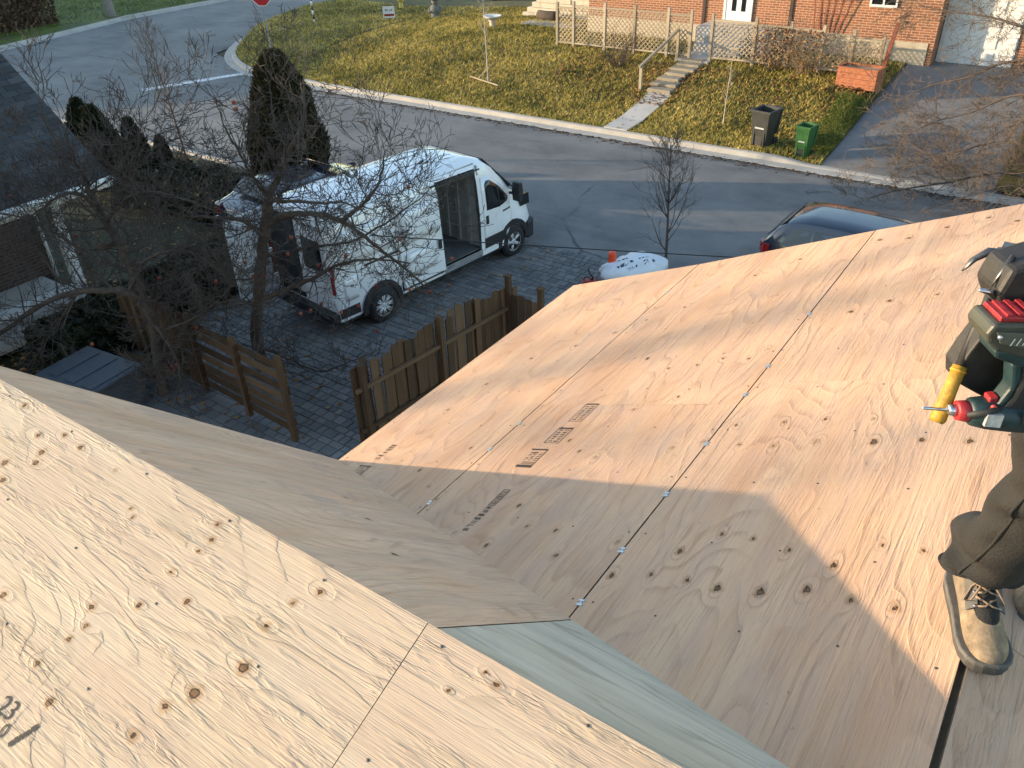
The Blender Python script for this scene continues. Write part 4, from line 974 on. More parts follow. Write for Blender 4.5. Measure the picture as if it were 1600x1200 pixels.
m = MB(); m.lathe([(.17, 0), (.17, .03), (.11, .05), (.085, .50), (.085, .72), (.075, .76), (.02, .77)], 20); m.build('body', M_OR, t); m = MB(); m.lathe([(.105, .26), (.098, .36)], 20); m.build('band', M_WPAINT, t)
cp = at_z(921, 440, .25); t = thing('fuel_can', 'dark red fuel can with black spout at the roof corner', 'fuel can', (cp.x, cp.y, 0), .5)
m = MB(); m.cham((-.15, -.1, 0), (.15, .1, .30), .03); m.build('body', simple('dark_red_plastic', (.25, .02, .02), .45, .1), t); m = MB(); m.tube([(.06, 0, .29), (.07, 0, .36), (.0, 0, .44), (-.03, 0, .55)], [.03, .022, .018, .014], 8); m.build('spout', M_BLKPL, t)
m = MB(); m.tube([(-.12, 0, .29), (-.1, 0, .35), (.0, 0, .35), (.03, 0, .29)], .014, 6); m.build('handle', M_BLKPL, t)
# ================================================================== BRICK HOUSE ACROSS THE STREET
b = NB('orange_brick_wall'); o_ = b.coord(rnd=False); br = b.node('ShaderNodeTexBrick'); sp = b.node('ShaderNodeSeparateXYZ'); cb = b.node('ShaderNodeCombineXYZ')
b.link(o_, sp.inputs[0]); b.link(b.math('ADD', sp.outputs[0], sp.outputs[1]), cb.inputs[0]); b.link(sp.outputs[2], cb.inputs[1]); b.link(cb.outputs[0], br.inputs['Vector'])
for k, v_ in (('Scale', 1.), ('Brick Width', .26), ('Row Height', .085), ('Mortar Size', .013), ('Mortar Smooth', .3), ('Bias', 0.)): br.inputs[k].default_value = v_
br.inputs['Color1'].default_value = (.16, .048, .018, 1); br.inputs['Color2'].default_value = (.30, .095, .034, 1); br.inputs['Mortar'].default_value = (.42, .33, .25, 1)
M_OBRICK = b.done(b.mix(b.math('MULTIPLY', b.noise(o_, 3., 5, .7), .45), br.outputs['Color'], (.30, .13, .06)), .9, b.bump(br.outputs['Fac'], -.6, .012))
M_FOUND = mat_concrete('foundation_render', (.38, .32, .23), (.50, .43, .32))
HV = 33.0
bh = thing('brick_house', 'orange brick house with white door and garage across the street', 'house', (-12, HV, 1.0))
def hp(mb, name, mat, par=None, fix=False):
    o = mb.build(name, mat, None); o.data.transform(Matrix.Translation((12, -HV, -1.0))); o.parent = par or bh
    return fixn(o) if fix else o
Z0 = .92
# walls are built round the openings
m = MB(); m.box((-19.2, HV, 1.75), (-5.55, HV+.22, 4.6)); 
wl = hp(m, 'wall', M_OBRICK)
m = MB(); m.box((-19.25, HV-.03, Z0-.4), (-5.52, HV+.2, 1.748)); hp(m, 'foundation', M_FOUND)
m = MB(); m.box((-5.55, HV, .6), (-5.33, HV+1.1, 4.6)); hp(m, 'wall', M_OBRICK)
m = MB(); m.box((-5.33, HV+.9, 3.25), (-2.2, HV+1.1, 4.6)); hp(m, 'wall', M_OBRICK)
m = MB(); m.box((-2.85, HV+.85, .6), (-.2, HV+1.15, 4.6)); hp(m, 'wall', M_OBRICK)
m = MB(); m.box((-19.2, HV+.23, .6), (-18.9, HV+8, 4.6)); m.box((-.5, HV+1.2, .6), (-.2, HV+8, 4.6)); m.box((-19.2, HV+8, .6), (-.2, HV+8.2, 4.6)); hp(m, 'wall', M_OBRICK)
m = MB(); m.loft([[(-19.7, HV-.5, 4.55), (-19.7, HV+4.2, 6.4), (-19.7, HV+8.7, 4.55)], [(.3, HV-.5, 4.55), (.3, HV+4.2, 6.4), (.3, HV+8.7, 4.55)]], smooth=False); hp(m, 'roof', M_SHINGLE, None, True)
# garage
gd = MB(); gd.box((-5.3, HV+.80, .95), (-2.88, HV+.86, 3.2)); gdo = hp(gd, 'garage_door', simple('white_garage_paint', (.66, .65, .62), .5, .06, 3, .05))
for k in range(4):
    for j in range(4):
        m = MB(); m.cham((-5.2+.6*j, HV+.772, 1.03+.55*k), (-4.72+.6*j, HV+.796, 1.46+.55*k), .008); hp(m, 'panel', MATS['white_garage_paint'], gdo)
m = MB(); m.box((-5.33, HV+.7, 3.2), (-2.86, HV+.9, 3.32)); hp(m, 'lintel', M_WPAINT)
# front door
dx0 = at_v(1133, 28, HV-.05).x; dx1 = at_v(1170, 28, HV-.05).x
m = MB(); m.box((dx0, HV-.06, 1.98), (dx1, HV-.004, 4.1)); dr = hp(m, 'door', simple('white_door_paint', (.70, .70, .69), .4, .04, 3, 0))
for fx in (.24, .64):
    x = dx0 + (dx1-dx0)*fx; m = MB(); m.box((x, HV-.072, 2.35), (x+.17, HV-.061, 3.6)); hp(m, 'pane', M_GLASS, dr)
m = MB(); m.box((dx0-.1, HV-.08, 1.95), (dx0-.005, HV-.003, 4.2)); m.box((dx1+.005, HV-.08, 1.95), (dx1+.1, HV-.003, 4.2)); hp(m, 'door_frame', M_WPAINT)
m = MB(); m.box((dx0-.6, HV-1.4, Z0), (dx1+1.2, HV-.05, 1.94)); hp(m, 'porch', M_CONC)
for k in range(3):
    m = MB(); m.box((dx0-.4, HV-1.4-.3*(k+1), Z0), (dx1+.5, HV-1.4-.3*k-.004, 1.94-.25*(k+1))); hp(m, 'porch_step', M_CONC)
# windows: one white framed over the bank, dark ones at the top
for x0, x1, z0, z1 in ((at_v(1362, 8, HV).x, at_v(1400, 8, HV).x, at_v(1380, 11, HV).z, 4.2), (-17.4, -15.6, 3.05, 4.3)):
    m = MB(); m.box((x0, HV-.03, z0+.08), (x1, HV-.003, z1)); w = hp(m, 'window', M_GLASS)
    for a, c in (((x0-.06, z0), (x1+.06, z0+.08)), ((x0-.06, z0+.08), (x0, z1)), ((x1, z0+.08), (x1+.06, z1)), (((x0+x1)/2-.03, z0+.08), ((x0+x1)/2+.03, z1))):
        m = MB(); m.box((a[0], HV-.07, a[1]), (c[0], HV-.002, c[1])); hp(m, 'window_frame', M_WPAINT, w)
for px in (1236, 1100):
    x = at_v(px, 20, HV).x; m = MB(); m.box((x-.06, HV-.05, 1.3), (x+.06, HV-.002, 4.5)); hp(m, 'downpipe', simple('dark_brown_metal', (.05, .03, .022), .5, .1))
# dark brown trellis strips fanned on the wall
t = thing('wall_trellis', 'dark red wooden fan trellis against the brick wall behind the lattice', 'trellis', (at_v(1290, 40, HV-.12).x, HV-.12, 1.6))
M_REDW = simple('red_stained_wood', (.22, .055, .03), .7, .2, 10, .3)
for k, a in enumerate((-.12, -.03, .06, .16, .27, .38)):
    m = MB(); m.box((-.02, -.01, 0), (.02, .01, 2.0)); o = m.build('slat', M_REDW, t); o.location = (-.36+.13*k, 0, 0); o.rotation_euler = (0, a, 0)
for z in (.9, 1.4):
    m = MB(); m.box((-.45, -.012, 0), (.55+z*.15, -.002, .035)); o = m.build('slat', M_REDW, t); o.location = (0, -.012, z)
# lattice fence
M_LAT = mat_rand('weathered_lattice', [(.1, (.22, .175, .12)), (.5, (.33, .27, .19)), (.9, (.44, .37, .27))], .8, 5., 60., .3)
FV = 30.0; FZ = 1.05
def lattice(x0, x1, z0, z1, step=.185, w=.019):
    mb = MB(); h = z1-z0; L = x1-x0
    for sgn, y in ((1, -.008), (-1, .008)):
        c = -h
        while c < L:
            a, d = max(0, c), min(L, c+h)
            if d-a > .03:
                za, zd = a-c, d-c
                if sgn < 0: za, zd = h-za, h-zd
                p, q = Vector((x0+a, 0, z0+za)), Vector((x0+d, 0, z0+zd)); t_ = (q-p).normalized(); nn_ = Vector((-t_.z, 0, t_.x))*w
                mb.add([p-nn_+Vector((0,y-.005,0)), q-nn_+Vector((0,y-.005,0)), q+nn_+Vector((0,y-.005,0)), p+nn_+Vector((0,y-.005,0)), p-nn_+Vector((0,y+.005,0)), q-nn_+Vector((0,y+.005,0)), q+nn_+Vector((0,y+.005,0)), p+nn_+Vector((0,y+.005,0))],
                       [(0,1,2,3),(7,6,5,4),(0,4,5,1),(2,6,7,3)])
            c += step
    return mb
def lat_fence(label, xs, panels, tops, red=()):
    f = thing('lattice_fence', label, 'fence', (xs[0], FV, FZ))
    for i, x in enumerate(xs):
        m = MB(); m.box((x-xs[0]-.05, -.05, -.25), (x-xs[0]+.05, .05, tops[i]-FZ)); bev(m.build('post', M_LAT, f), .006)
    for i in panels:
        a, c = xs[i]-xs[0]+.052, xs[i+1]-xs[0]-.052; z1 = min(tops[i], tops[i+1])-FZ-.22; mb = lattice(a, c, .22, z1); mb.build('lattice_panel', M_LAT, f)
        for z in (.16, z1):
            m = MB(); m.box((a, -.035, z), (c, .035, z+.06)); m.build('rail', M_LAT, f)
    return f
PX = [at_v(x, y, FV).x for x, y in ((871, 60), (896, 66), (944, 75), (990, 80), (1041, 88), (1076, 92))]
lat_fence('long pale lattice fence in front of the brick house, left of the garden steps', PX, range(5), [2.72, 2.78, 2.82, 2.82, 2.82, 2.78])
PX2 = [at_v(x, y, FV).x for x, y in ((1108, 98), (1174, 105), (1228, 108), (1278, 112), (1325, 112), (1372, 112))]
f2 = lat_fence('lattice fence overgrown with vines, right of the garden steps', PX2, range(5), [2.74, 2.70, 2.66, 2.62, 2.55, 2.45])
m = MB(); m.box((-.055, -.055, .1), (.055, .055, 1.85)); lp = m.build('leaning_post', M_REDW, f2); lp.location = (PX2[5]-PX2[0]+.12, -.15, 0); lp.rotation_euler = (0, .12, 0)
# stone footing / low wall left of the fence, log and paving
M_STONE = mat_concrete('pale_limestone', (.42, .37, .28), (.58, .52, .41))
t = thing('stone_wall', 'low pale stone wall ending in a slope beside the lattice fence', 'wall', (-24.2, 35.2, 1.0))
rg = random.Random(5)
for r in range(5):
    x = .0 + .28*r
    while x < 5.0:
        w = rg.uniform(.4, .75); m = MB(); m.cham((x+.006, rg.uniform(-.02, .02), .24*r+.005), (min(5.0, x+w)-.006, .42, .24*r+.235), .014); m.build('stone', M_STONE, t); x += w
t = thing('flagstone_patio', 'grey flagstone patio by the stone wall, left of the lattice fence', 'patio', (-23.0, 33.2, 1.06))
for k in range(10):
    m = MB(); m.cham((0, 0, 0), (.56, .54, .05), .012); o = m.build('flagstone', M_CONC, t); o.location = ((k % 5)*.58, .57*(k//5), .03); o.rotation_euler.z = rg.uniform(-.02, .02)
lg = at_v(842, 25, 34.3); t = tag((lambda m: m.build('log', M_BARK))(MB().lathe([(.20, 0), (.24, .05), (.22, .5), (.24, .95), (.20, 1.0)], 14, axis='x')), 'short thick log lying against the pale stone wall', 'log'); t.location = (lg.x-.2, 34.55, 1.28)
M_STEP = mat_concrete('rough_brown_stone', (.17, .14, .10), (.32, .27, .19))
# garden steps and walk
t = thing('garden_steps', 'rough stone steps climbing the bank between the two lattice fences', 'steps', (-12.85, 26.9, 0))
for k in range(7):
    v0 = 26.9 + .44*k; z = zf(-12.85, v0+.26) + .05; m = MB(); m.cham((-.44+rg.uniform(-.08, .08), v0-26.9, z-.3), (.42+rg.uniform(-.08, .08), v0-26.9+.50, z+.04), .04); o = m.build('step', M_STEP, t); o.rotation_euler.z = rg.uniform(-.04, .04)
m = MB(); m.loft([[(-13.15, v, zf(-12.8, v)+.035), (-12.3, v, zf(-12.8, v)+.035), (-12.3, v, zf(-12.8, v)-.1), (-13.15, v, zf(-12.8, v)-.1)] for v in (23.7, 24.8, 26, 26.9)], smooth=False); tag(fixn(m.build('garden_path', M_CONC)), kind='structure')
m = MB(); m.box((-13.5, 29.6, .95), (-12.2, 32.0, 1.14)); tag(m.build('garden_path', M_CONC), kind='structure')
t = thing('handrail', 'plain wooden handrail running up the left side of the garden steps', 'handrail', (-13.55, 27.0, .4))
m = MB(); m.box((-.05, -.05, -.2), (.05, .05, 1.0)); m.build('post', M_LAT, t); m = MB(); m.box((-.05, 2.85, .3), (.05, 2.94, 1.7)); m.build('post', M_LAT, t)
m = MB(); m.tube([(0, -.15, .98), (0, 2.9, 1.72)], .055, 4, smooth=False); m.build('rail', M_LAT, t)
# red planter box at the driveway
pp = at_z(1336, 139, .95)
t = thing('planter_box', 'orange red wooden planter box on the edge of the far driveway', 'planter', (pp.x, pp.y+.35, .95), R_(-6))
M_ORW = simple('orange_stained_wood', (.34, .115, .05), .65, .3, 9, .3)
for k in range(4):
    for (a, c) in (((-.62, -.36), (.62, -.33)), ((-.62, .33), (.62, .36)), ((-.65, -.36), (-.622, .36)), ((.622, -.36), (.65, .36))):
        m = MB(); m.box((a[0], a[1], .155*k), (c[0], c[1], .155*k+.148)); m.build('board', M_ORW, t)
m = MB(); m.box((-.61, -.32, .02), (.61, .32, .56)); m.build('soil', simple('frosted_soil', (.30, .28, .24), .9, .25, 18, .6, bd=.02), t)
for (a, c) in (((-.69, -.40), (.69, -.30)), ((-.69, .30), (.69, .40)), ((-.69, -.30), (-.60, .30)), ((.60, -.30), (.69, .30))):
    m = MB(); m.box((a[0], a[1], .625), (c[0], c[1], .65)); m.build('rim_board', M_ORW, t)
# ================================================================== BINS
def bin_(name, label, loc, rz, mat, s, lidopen):
    t = thing(name, label, 'bin', loc, rz)
    # front faces -y ; local width x
    R4 = lambda w, d, z, y0=0: [(-w, -d+y0, z), (w, -d+y0, z), (w, d+y0, z), (-w, d+y0, z)]
    m = MB(); wv = []
    out = [R4(.22, .24, .04), R4(.235, .25, .30), R4(.255, .275, .55), R4(.275, .30, .80), R4(.295, .325, 1.0)]; inn = [R4(.265, .295, 1.0), R4(.23, .25, .5), R4(.20, .22, .10)]
    rings = out + inn; vs = [p for r in rings for p in r]; fs = [(i*4+k, i*4+(k+1) % 4, (i+1)*4+(k+1) % 4, (i+1)*4+k) for i in range(len(rings)-1) for k in range(4)] + [(3, 2, 1, 0), tuple(range(28, 32))]
    m.add(vs, fs); bd = fixn(m.build('body', mat, t)); bev(bd, .025, 3)
    m = MB(); 
    for a, c in (((-.325, -.352, .955), (.325, -.325, 1.0)), ((-.325, .325, .955), (.325, .352, 1.0)), ((-.325, -.325, .955), (-.297, .325, 1.0)), ((.297, -.325, .955), (.325, .325, 1.0))): m.box(a, c)
    m.build('rim', mat, t)
    m = MB(); m.box((-.14, -.283, .52), (.14, -.262, .56)); m.box((-.14, -.292, .78), (.14, -.272, .80)); m.build('grip_bar', simple('bin_highlight_'+name, (.42, .43, .42), .4, .1) , t)  # highlight on the grip bars is put into their pale grey
    m = MB(); m.prism([(-.10, .10), (.10, .10), (.12, .48), (-.12, .48)], -.004, .006, Matrix.Translation((0, -.262, 0)) @ Matrix.Rotation(R_(90-3), 4, 'X')); m.build('recess_shade', M_BLKPL, t)  # raised black panels stand in for the shade inside the front recesses
    m = MB(); m.prism([(-.11, .60), (.11, .60), (.08, .75), (-.08, .75)], -.004, .006, Matrix.Translation((0, -.262, 0)) @ Matrix.Rotation(R_(90-6), 4, 'X')); m.build('recess_shade', M_BLKPL, t)
    for sg in (-1, 1):
        m = MB(); m.lathe([(.05, -.02), (.115, -.025), (.12, 0), (.115, .025), (.05, .02)], 18, axis='x'); o = m.build('wheel', M_RUB, t); o.location = (sg*.25, .27, .12)
        m = MB(); m.tube([(sg*.18, .33, .95), (sg*.18, .43, .98)], .016, 6); m.build('handle_arm', mat, t)
        m = MB(); m.box((sg*.16-.018, -.275, .06), (sg*.16+.018, -.245, .55)); m.build('front_rib', mat, t)
    m = MB(); m.tube([(-.2, .43, .98), (.2, .43, .98)], .018, 8); m.build('handle', mat, t)
    m = MB(); m.loft([[(-.31, 0, 0), (.31, 0, 0), (.31, .04, 0), (-.31, .04, 0)], [(-.31, .0, .60), (.31, .0, .60), (.29, .05, .60), (-.29, .05, .60)], [(-.27, .02, .68), (.27, .02, .68), (.27, .05, .68), (-.27, .05, .68)]], smooth=False)
    ld = bev(fixn(m.build('lid', mat, t)), .02, 2); ld.location = (0, .42, .98); ld.rotation_euler = (R_(lidopen), 0, 0)
    t.scale = s; return t
M_BINB = simple('black_bin_plastic', (.030, .032, .030), .5, .15, 8, .1); M_BING = simple('green_bin_plastic', (.030, .115, .026), .45, .15, 8, .1)
pb1 = at_z(1186, 231, .14); bin_('garbage_bin', 'tall black wheeled garbage bin, lid hanging open behind, by the curb', (pb1.x, 24.35, .13), R_(-10), M_BINB, (1.05, 1.05, 1.12), -195)
bin_('green_bin', 'smaller green wheeled organics bin with lid open, next to the far driveway', (-6.72, 24.12, .05), R_(-8), M_BING, (.72, .75, .96), -190)
# ================================================================== SIGNS AND LAWN THINGS
sp0 = at_z(428, 119, .12)
t = thing('stop_sign', 'red octagonal stop sign on a galvanised post at the lawn corner', 'sign', (sp0.x, sp0.y+.1, .1), R_(38)); SZ = at_v(407, 9, sp0.y+.1).z - .1 + .37
m = MB(); m.box((-.03, -.02, -.3), (.03, .02, SZ+.45)); m.build('post', M_GALV, t)
oc = lambda r: [(r*math.cos(R_(22.5+45*k)), r*math.sin(R_(22.5+45*k))) for k in range(8)]
Mz = Matrix.Translation((0, -.032, SZ)) @ Matrix.Rotation(R_(90), 4, 'X')
m = MB(); m.prism(oc(.40), -.006, .004, Mz); m.build('white_border', M_WPAINT, t); m = MB(); m.prism(oc(.37), .0045, .0065, Mz); m.build('red_face', simple('sign_red', (.40, .015, .02), .4, .06, 5, 0), t)
o = obj('lettering', text_mesh('STOP', .27, 'stop'), t, M_WPAINT); o.matrix_basis = Mz @ Matrix.Translation((0, 0, .008))
lp0 = at_z(491, 34, .6); t = thing('marker_post', 'thin black and white post on the lawn behind the stop sign', 'post', (lp0.x, lp0.y, .5))
for k in range(9): m = MB(); m.lathe([(.045, .22*k+.001), (.045, .22*k+.219)], 10); m.build('band', M_BLKPL if k % 2 else M_WPAINT, t)
m = MB(); m.lathe([(.10, 0), (.12, .03), (.05, .05)], 10); m.build('foot', M_BLKPL, t)
ls = at_z(609, 33, .66); t = thing('lawn_sign', 'small white yard sign with red band on the corner lawn', 'sign', (ls.x, ls.y, .6), R_(40))
m = MB(); m.box((-.30, -.01, .22), (.30, .01, .76)); m.build('board', M_WPAINT, t); m = MB(); m.box((-.25, -.014, .30), (.25, -.0105, .40)); m.build('red_band', M_RED, t)
m = MB(); rg = random.Random(6)
for k in range(7):
    if k != 3: m.box((-.19+.055*k, -.014, .55), (-.155+.055*k, -.0105, .55+rg.uniform(.04, .09)))
m.build('print', M_BLKPL, t)
for sg in (-1, 1): m = MB(); m.tube([(sg*.22, 0, -.1), (sg*.22, 0, .22)], .008, 5); m.build('wire_leg', M_GALV, t)
gn = at_z(681, 26, .78); t = thing('garden_statue', 'small weathered grey garden statue on the corner lawn', 'statue', (gn.x, gn.y, .72), R_(30))
M_GST = simple('mossy_stone', (.16, .16, .14), .9, .3, 14, .5)
m = MB(); m.lathe([(.26, 0), (.28, .05), (.22, .09), (.24, .25), (.29, .40), (.24, .55), (.13, .62)], 14); m.build('torso', M_GST, t); m = MB(); m.loft([[tuple(Vector(p)*.17 + Vector((0, -.02, .76))) for p in r] for r in [[(math.sin(math.pi*i/8)*math.cos(a*.628), math.sin(math.pi*i/8)*math.sin(a*.628), -math.cos(math.pi*i/8)) for a in range(10)] for i in range(9)]]); m.build('head', M_GST, t)
m = MB(); m.lathe([(.23, .84), (.24, .87), (.14, .90), (.12, .98), (.02, 1.0)], 14); m.build('hat', simple('dark_hat', (.06, .05, .045), .8, .2), t)
for sg in (-1, 1): m = MB(); m.tube([(sg*.24, 0, .5), (sg*.33, -.1, .35), (sg*.16, -.24, .3)], [.07, .06, .05], 8); m.build('arm', M_GST, t)
st = at_z(627, 12, .6); t = thing('fire_hydrant', 'yellow fire hydrant at the top edge of the corner lawn', 'hydrant', (st.x, st.y, .55)); M_YEL = simple('hydrant_yellow', (.48, .36, .07), .5, .12)
m = MB(); m.lathe([(.17, 0), (.17, .06), (.12, .08), (.12, .55), (.16, .57), (.16, .62), (.12, .68), (.06, .76), (.03, .80)], 14); m.build('barrel', M_YEL, t)
for a in (0, 180, 270): m = MB(); m.lathe([(.06, .10), (.06, .19), (.03, .21)], 10, (0, 0, .42), 'x', M=Matrix.Rotation(R_(a), 4, 'Z')); m.build('outlet', M_YEL, t)
bb = at_z(770, 42, 1.07); t = thing('bird_bath', 'white stone bird bath on the lawn near the stone wall', 'bird bath', (bb.x, bb.y, 1.0))
m = MB(); m.lathe([(.22, 0), (.22, .06), (.13, .10), (.14, .28), (.20, .38)], 18); m.build('pedestal', M_STONE, t); m = MB(); m.lathe([(.20, .382), (.42, .52), (.43, .56), (.38, .55), (.05, .46)], 22); m.build('basin', simple('pale_cast_stone', (.58, .57, .53), .8, .08, 12, .2), t)
a, c = at_z(735, 120, .46), at_z(778, 134, .40); t = thing('fallen_stake', 'pale wooden stake lying on the grass under the lawn sapling', 'stake', (a.x, a.y, 0))
m = MB(); m.tube([(0, 0, a.z+.02), (c.x-a.x, c.y-a.y, c.z+.02)], .03, 4, smooth=False); m.build('stake', M_LAT, t); m = MB(); m.tube([((c.x-a.x)*.3, (c.y-a.y)*.3, a.z+.03), ((c.x-a.x)*.85, (c.y-a.y)*.85+.1, a.z+.75)], .012, 4); m.build('tie_rod', M_LAT, t)
# overhead cable crossing the driveway
P0, P1 = at_d(560, 359, 15.5), at_d(1300, 402, 15.5); dv = (P1-P0); pts = [P0 + dv*(k/30 - .75*(1-k/30) + .9*(k/30)) for k in range(31)]
pts = [p + Vector((0, 0, -.12*(1-((k-15)/15)**2))) for k, p in enumerate(pts)]
m = MB(); m.tube(pts, .011, 5); tag(m.build('overhead_cable', M_BLKPL), 'thin black cable strung over the driveway in front of the van', 'cable')
# far left: hedge in front of a tan wall
wl_ = thing('far_house', 'tan house wall with pale posts behind the brown hedge, top left', 'house', (-62, 24, 0))
m = MB(); m.box((-6, -6, 0), (-.2, 3.0, 5)); m.build('wall', simple('tan_siding', (.30, .24, .19), .8, .1, 3, .1), wl_); 
for y in (-3.5, -2.4, .2, 1.6): m = MB(); m.box((-.19, y, 0), (-.05, y+.22, 4.6)); m.build('post', M_WPAINT, wl_)
m = MB(); m.loft([[(-6.6, -6.6, 5.0), (-3.1, -6.6, 7.2), (.4, -6.6, 5.0)], [(-6.6, 3.6, 5.0), (-3.1, 3.6, 7.2), (.4, 3.6, 5.0)]], smooth=False); fixn(m.build('roof', M_SHINGLE, wl_))
FAR_TREES = [(-60, -12, 13), (-55, -8.5, 12), (-48, -9.5, 11), (-38, -15.4, 15.5), (-72, -19, 14), (-76, 10, 12)]
SHADE_HOUSES = [(-66, 8, 12, 12, 5), (-30, -6, 8, 14, 4.2)]
# ================================================================== TREES AND SHRUBS
def polyline(P, n):
    # smooth resample
    P = [Vector(p) for p in P]; out = []
    for i in range(len(P)-1):
        p0 = P[max(i-1, 0)]; p1 = P[i]; p2 = P[i+1]; p3 = P[min(i+2, len(P)-1)]
        for k in range(n):
            t = k/n; out.append(.5*((2*p1) + (p2-p0)*t + (2*p0-5*p1+4*p2-p3)*t*t + (3*p1-p0-3*p2+p3)*t**3))
    return out + [P[-1]]
def rvec(rg): 
    while True:
        v = Vector((rg.uniform(-1, 1), rg.uniform(-1, 1), rg.uniform(-1, 1)))
        if .1 < v.length < 1: return v.normalized()
def grow(mb, rg, p, d, L, r, depth, bend=.35, up=.12, n=3, split=(3, 5), shrink=.58, ends=None, wob=.2, bmin=.0042):
    pts = [p]; rr = [r]; seg = max(3, int(L/.16)); seg = min(seg, 7); dirs = [d]
    for k in range(seg):
        d = (d + rvec(rg)*wob + Vector((0, 0, up))).normalized(); p = p + d*(L/seg); pts.append(p); rr.append(max(bmin, r*(1-.62*(k+1)/seg))); dirs.append(d)
    mb.tube(pts, rr, 5 if r > .02 else (4 if r > .008 else 3), caps=False)
    if depth == 0:
        if ends is not None: ends.append(p)
        return
    for k in range(rg.randint(*split)):
        i = rg.randint(1, seg) if k else seg; q = pts[i]; a = rvec(rg); dd = (dirs[i] + a*rg.uniform(.6, 1.15)).normalized()
        grow(mb, rg, q, dd, L*shrink*rg.uniform(.7, 1.2), max(bmin, rr[i]*.62), depth-1, bend, up, n, split, shrink, ends, wob, bmin)
def limb_twigs(mb, rg, pts, rad, count, L, depth, ends, up=.1, split=(2, 4), start=.15, droop=False, wob=.21, rmul=.42, rmax=.022):
    for k in range(count):
        i = int(len(pts)*(start + (1-start)*rg.random())); i = min(i, len(pts)-2); t = (pts[i+1]-pts[i]).normalized()
        d = (t*.5 + rvec(rg)*1.0).normalized(); grow(mb, rg, pts[i], d, L*rg.uniform(.5, 1.25), min(rmax, rad[i]*rmul), depth, up=up, split=split, ends=ends, wob=wob)
M_APPLE = mat_rand('red_apple', [(.1, (.14, .022, .018)), (.5, (.24, .045, .025)), (.9, (.33, .10, .04))], .4, 20., 60., .1, mixn=.3)
mb = MB(); mb.lathe([(.004, -.028), (.024, -.034), (.036, -.012), (.038, .012), (.026, .034), (.008, .026)], 10); ap_me = mb.mesh('apple'); ap_me.materials.append(M_APPLE)
def V_(x, y, v): return at_v(x, y, v)
def apples(t, pts, s=1.):
    for p in pts:
        o = bpy.data.objects.new('apple', ap_me); COL.objects.link(o); o.parent = t; o.location = p - t.location; o.scale = (s, s, s)
# right apple tree (in front of the van)
rg = random.Random(77); base = Vector((-11.35, 7.7, 0))
at1 = thing('apple_tree', 'bare apple tree with red apples left hanging, in front of the white van', 'tree', base)
limbs = [([base-Vector((.0, 0, .05)), V_(400,520,7.7), V_(405,455,7.7), V_(409,400,7.7), V_(414,350,7.75), V_(420,305,7.8)], (.115, .075)),
         ([V_(420,305,7.8), V_(432,282,7.85), V_(452,238,7.95), V_(470,200,8.05), V_(476,170,8.1), V_(470,130,8.2)], (.065, .012)),
         ([V_(414,355,7.75), V_(440,338,7.9), V_(475,334,8.1), V_(520,340,8.3), V_(562,364,8.5), V_(600,395,8.7), V_(640,425,8.9), V_(665,450,9.0)], (.06, .012)),
         ([V_(532,345,8.35), V_(560,325,8.4), V_(583,302,8.5), V_(597,268,8.6), V_(601,235,8.7)], (.036, .008)),
         ([V_(404,470,7.7), V_(440,455,7.85), V_(490,435,8.1), V_(535,412,8.3), V_(585,405,8.6), V_(640,412,8.8)], (.050, .010)),
         ([V_(418,315,7.8), V_(455,314,7.6), V_(500,318,7.5), V_(540,316,7.5), V_(575,335,7.6)], (.034, .007)),
         ([V_(412,370,7.7), V_(380,345,7.5), V_(335,340,7.3), V_(285,336,7.1), V_(235,322,7.0), V_(200,318,6.9)], (.042, .008)),
         ([V_(418,310,7.8), V_(395,275,7.6), V_(372,235,7.5), V_(350,195,7.4), V_(335,150,7.3)], (.03, .005)),
         ([V_(409,400,7.7), V_(440,395,8.2), V_(490,385,8.5), V_(545,378,8.8), V_(600,350,9.0), V_(640,322,9.2), V_(668,300,9.3)], (.034, .006)),
         ([V_(403,480,7.7), V_(370,470,7.4), V_(330,480,7.2), V_(290,510,7.0), V_(270,540,6.9)], (.036, .007)),
         ([V_(400,540,7.7), V_(450,560,7.9), V_(500,580,8.0), V_(560,560,8.0), V_(600,540,8.1)], (.026, .005))]
tb = MB(); tw = MB(); ends = []
for i, (P, (r0, r1)) in enumerate(limbs):
    pts = polyline(P, 5); rad = [r0+(r1-r0)*k/(len(pts)-1) for k in range(len(pts))]
    pts = [p + rvec(rg)*.012 for p in pts]; tb.tube([p-base for p in pts], [r*(1+rg.uniform(-.08, .08)) for r in rad], 9)
    q = [p-base for p in pts]
    if i == 0: limb_twigs(tw, rg, q, rad, 12, .6, 3, ends, start=.35)
    else: limb_twigs(tw, rg, q, rad, (31 if i in (2, 4, 8) else 24), .66, 3, ends, start=.10)
tb.build('trunk', M_BARK, at1); tw.build('twigs', M_TWIG, at1)
apples(at1, [V_(x, y, v)-Vector((0, 0, .0)) for x, y, v in ((388,358,7.5),(383,410,7.5),(455,371,7.8),(450,397,7.8),(413,432,7.6),(625,374,8.6),(671,456,8.8),(589,517,8.2),(485,485,7.9),(470,490,7.9),(533,488,8.0),(588,446,8.4),(638,292,9.0),(497,415,7.9),(540,400,8.2),(560,478,8.1),(365,160,7.4),(369,170,7.4),(640,452,8.7),(502,475,8.0),(395,432,7.5),(706,404,9.0))], .8)
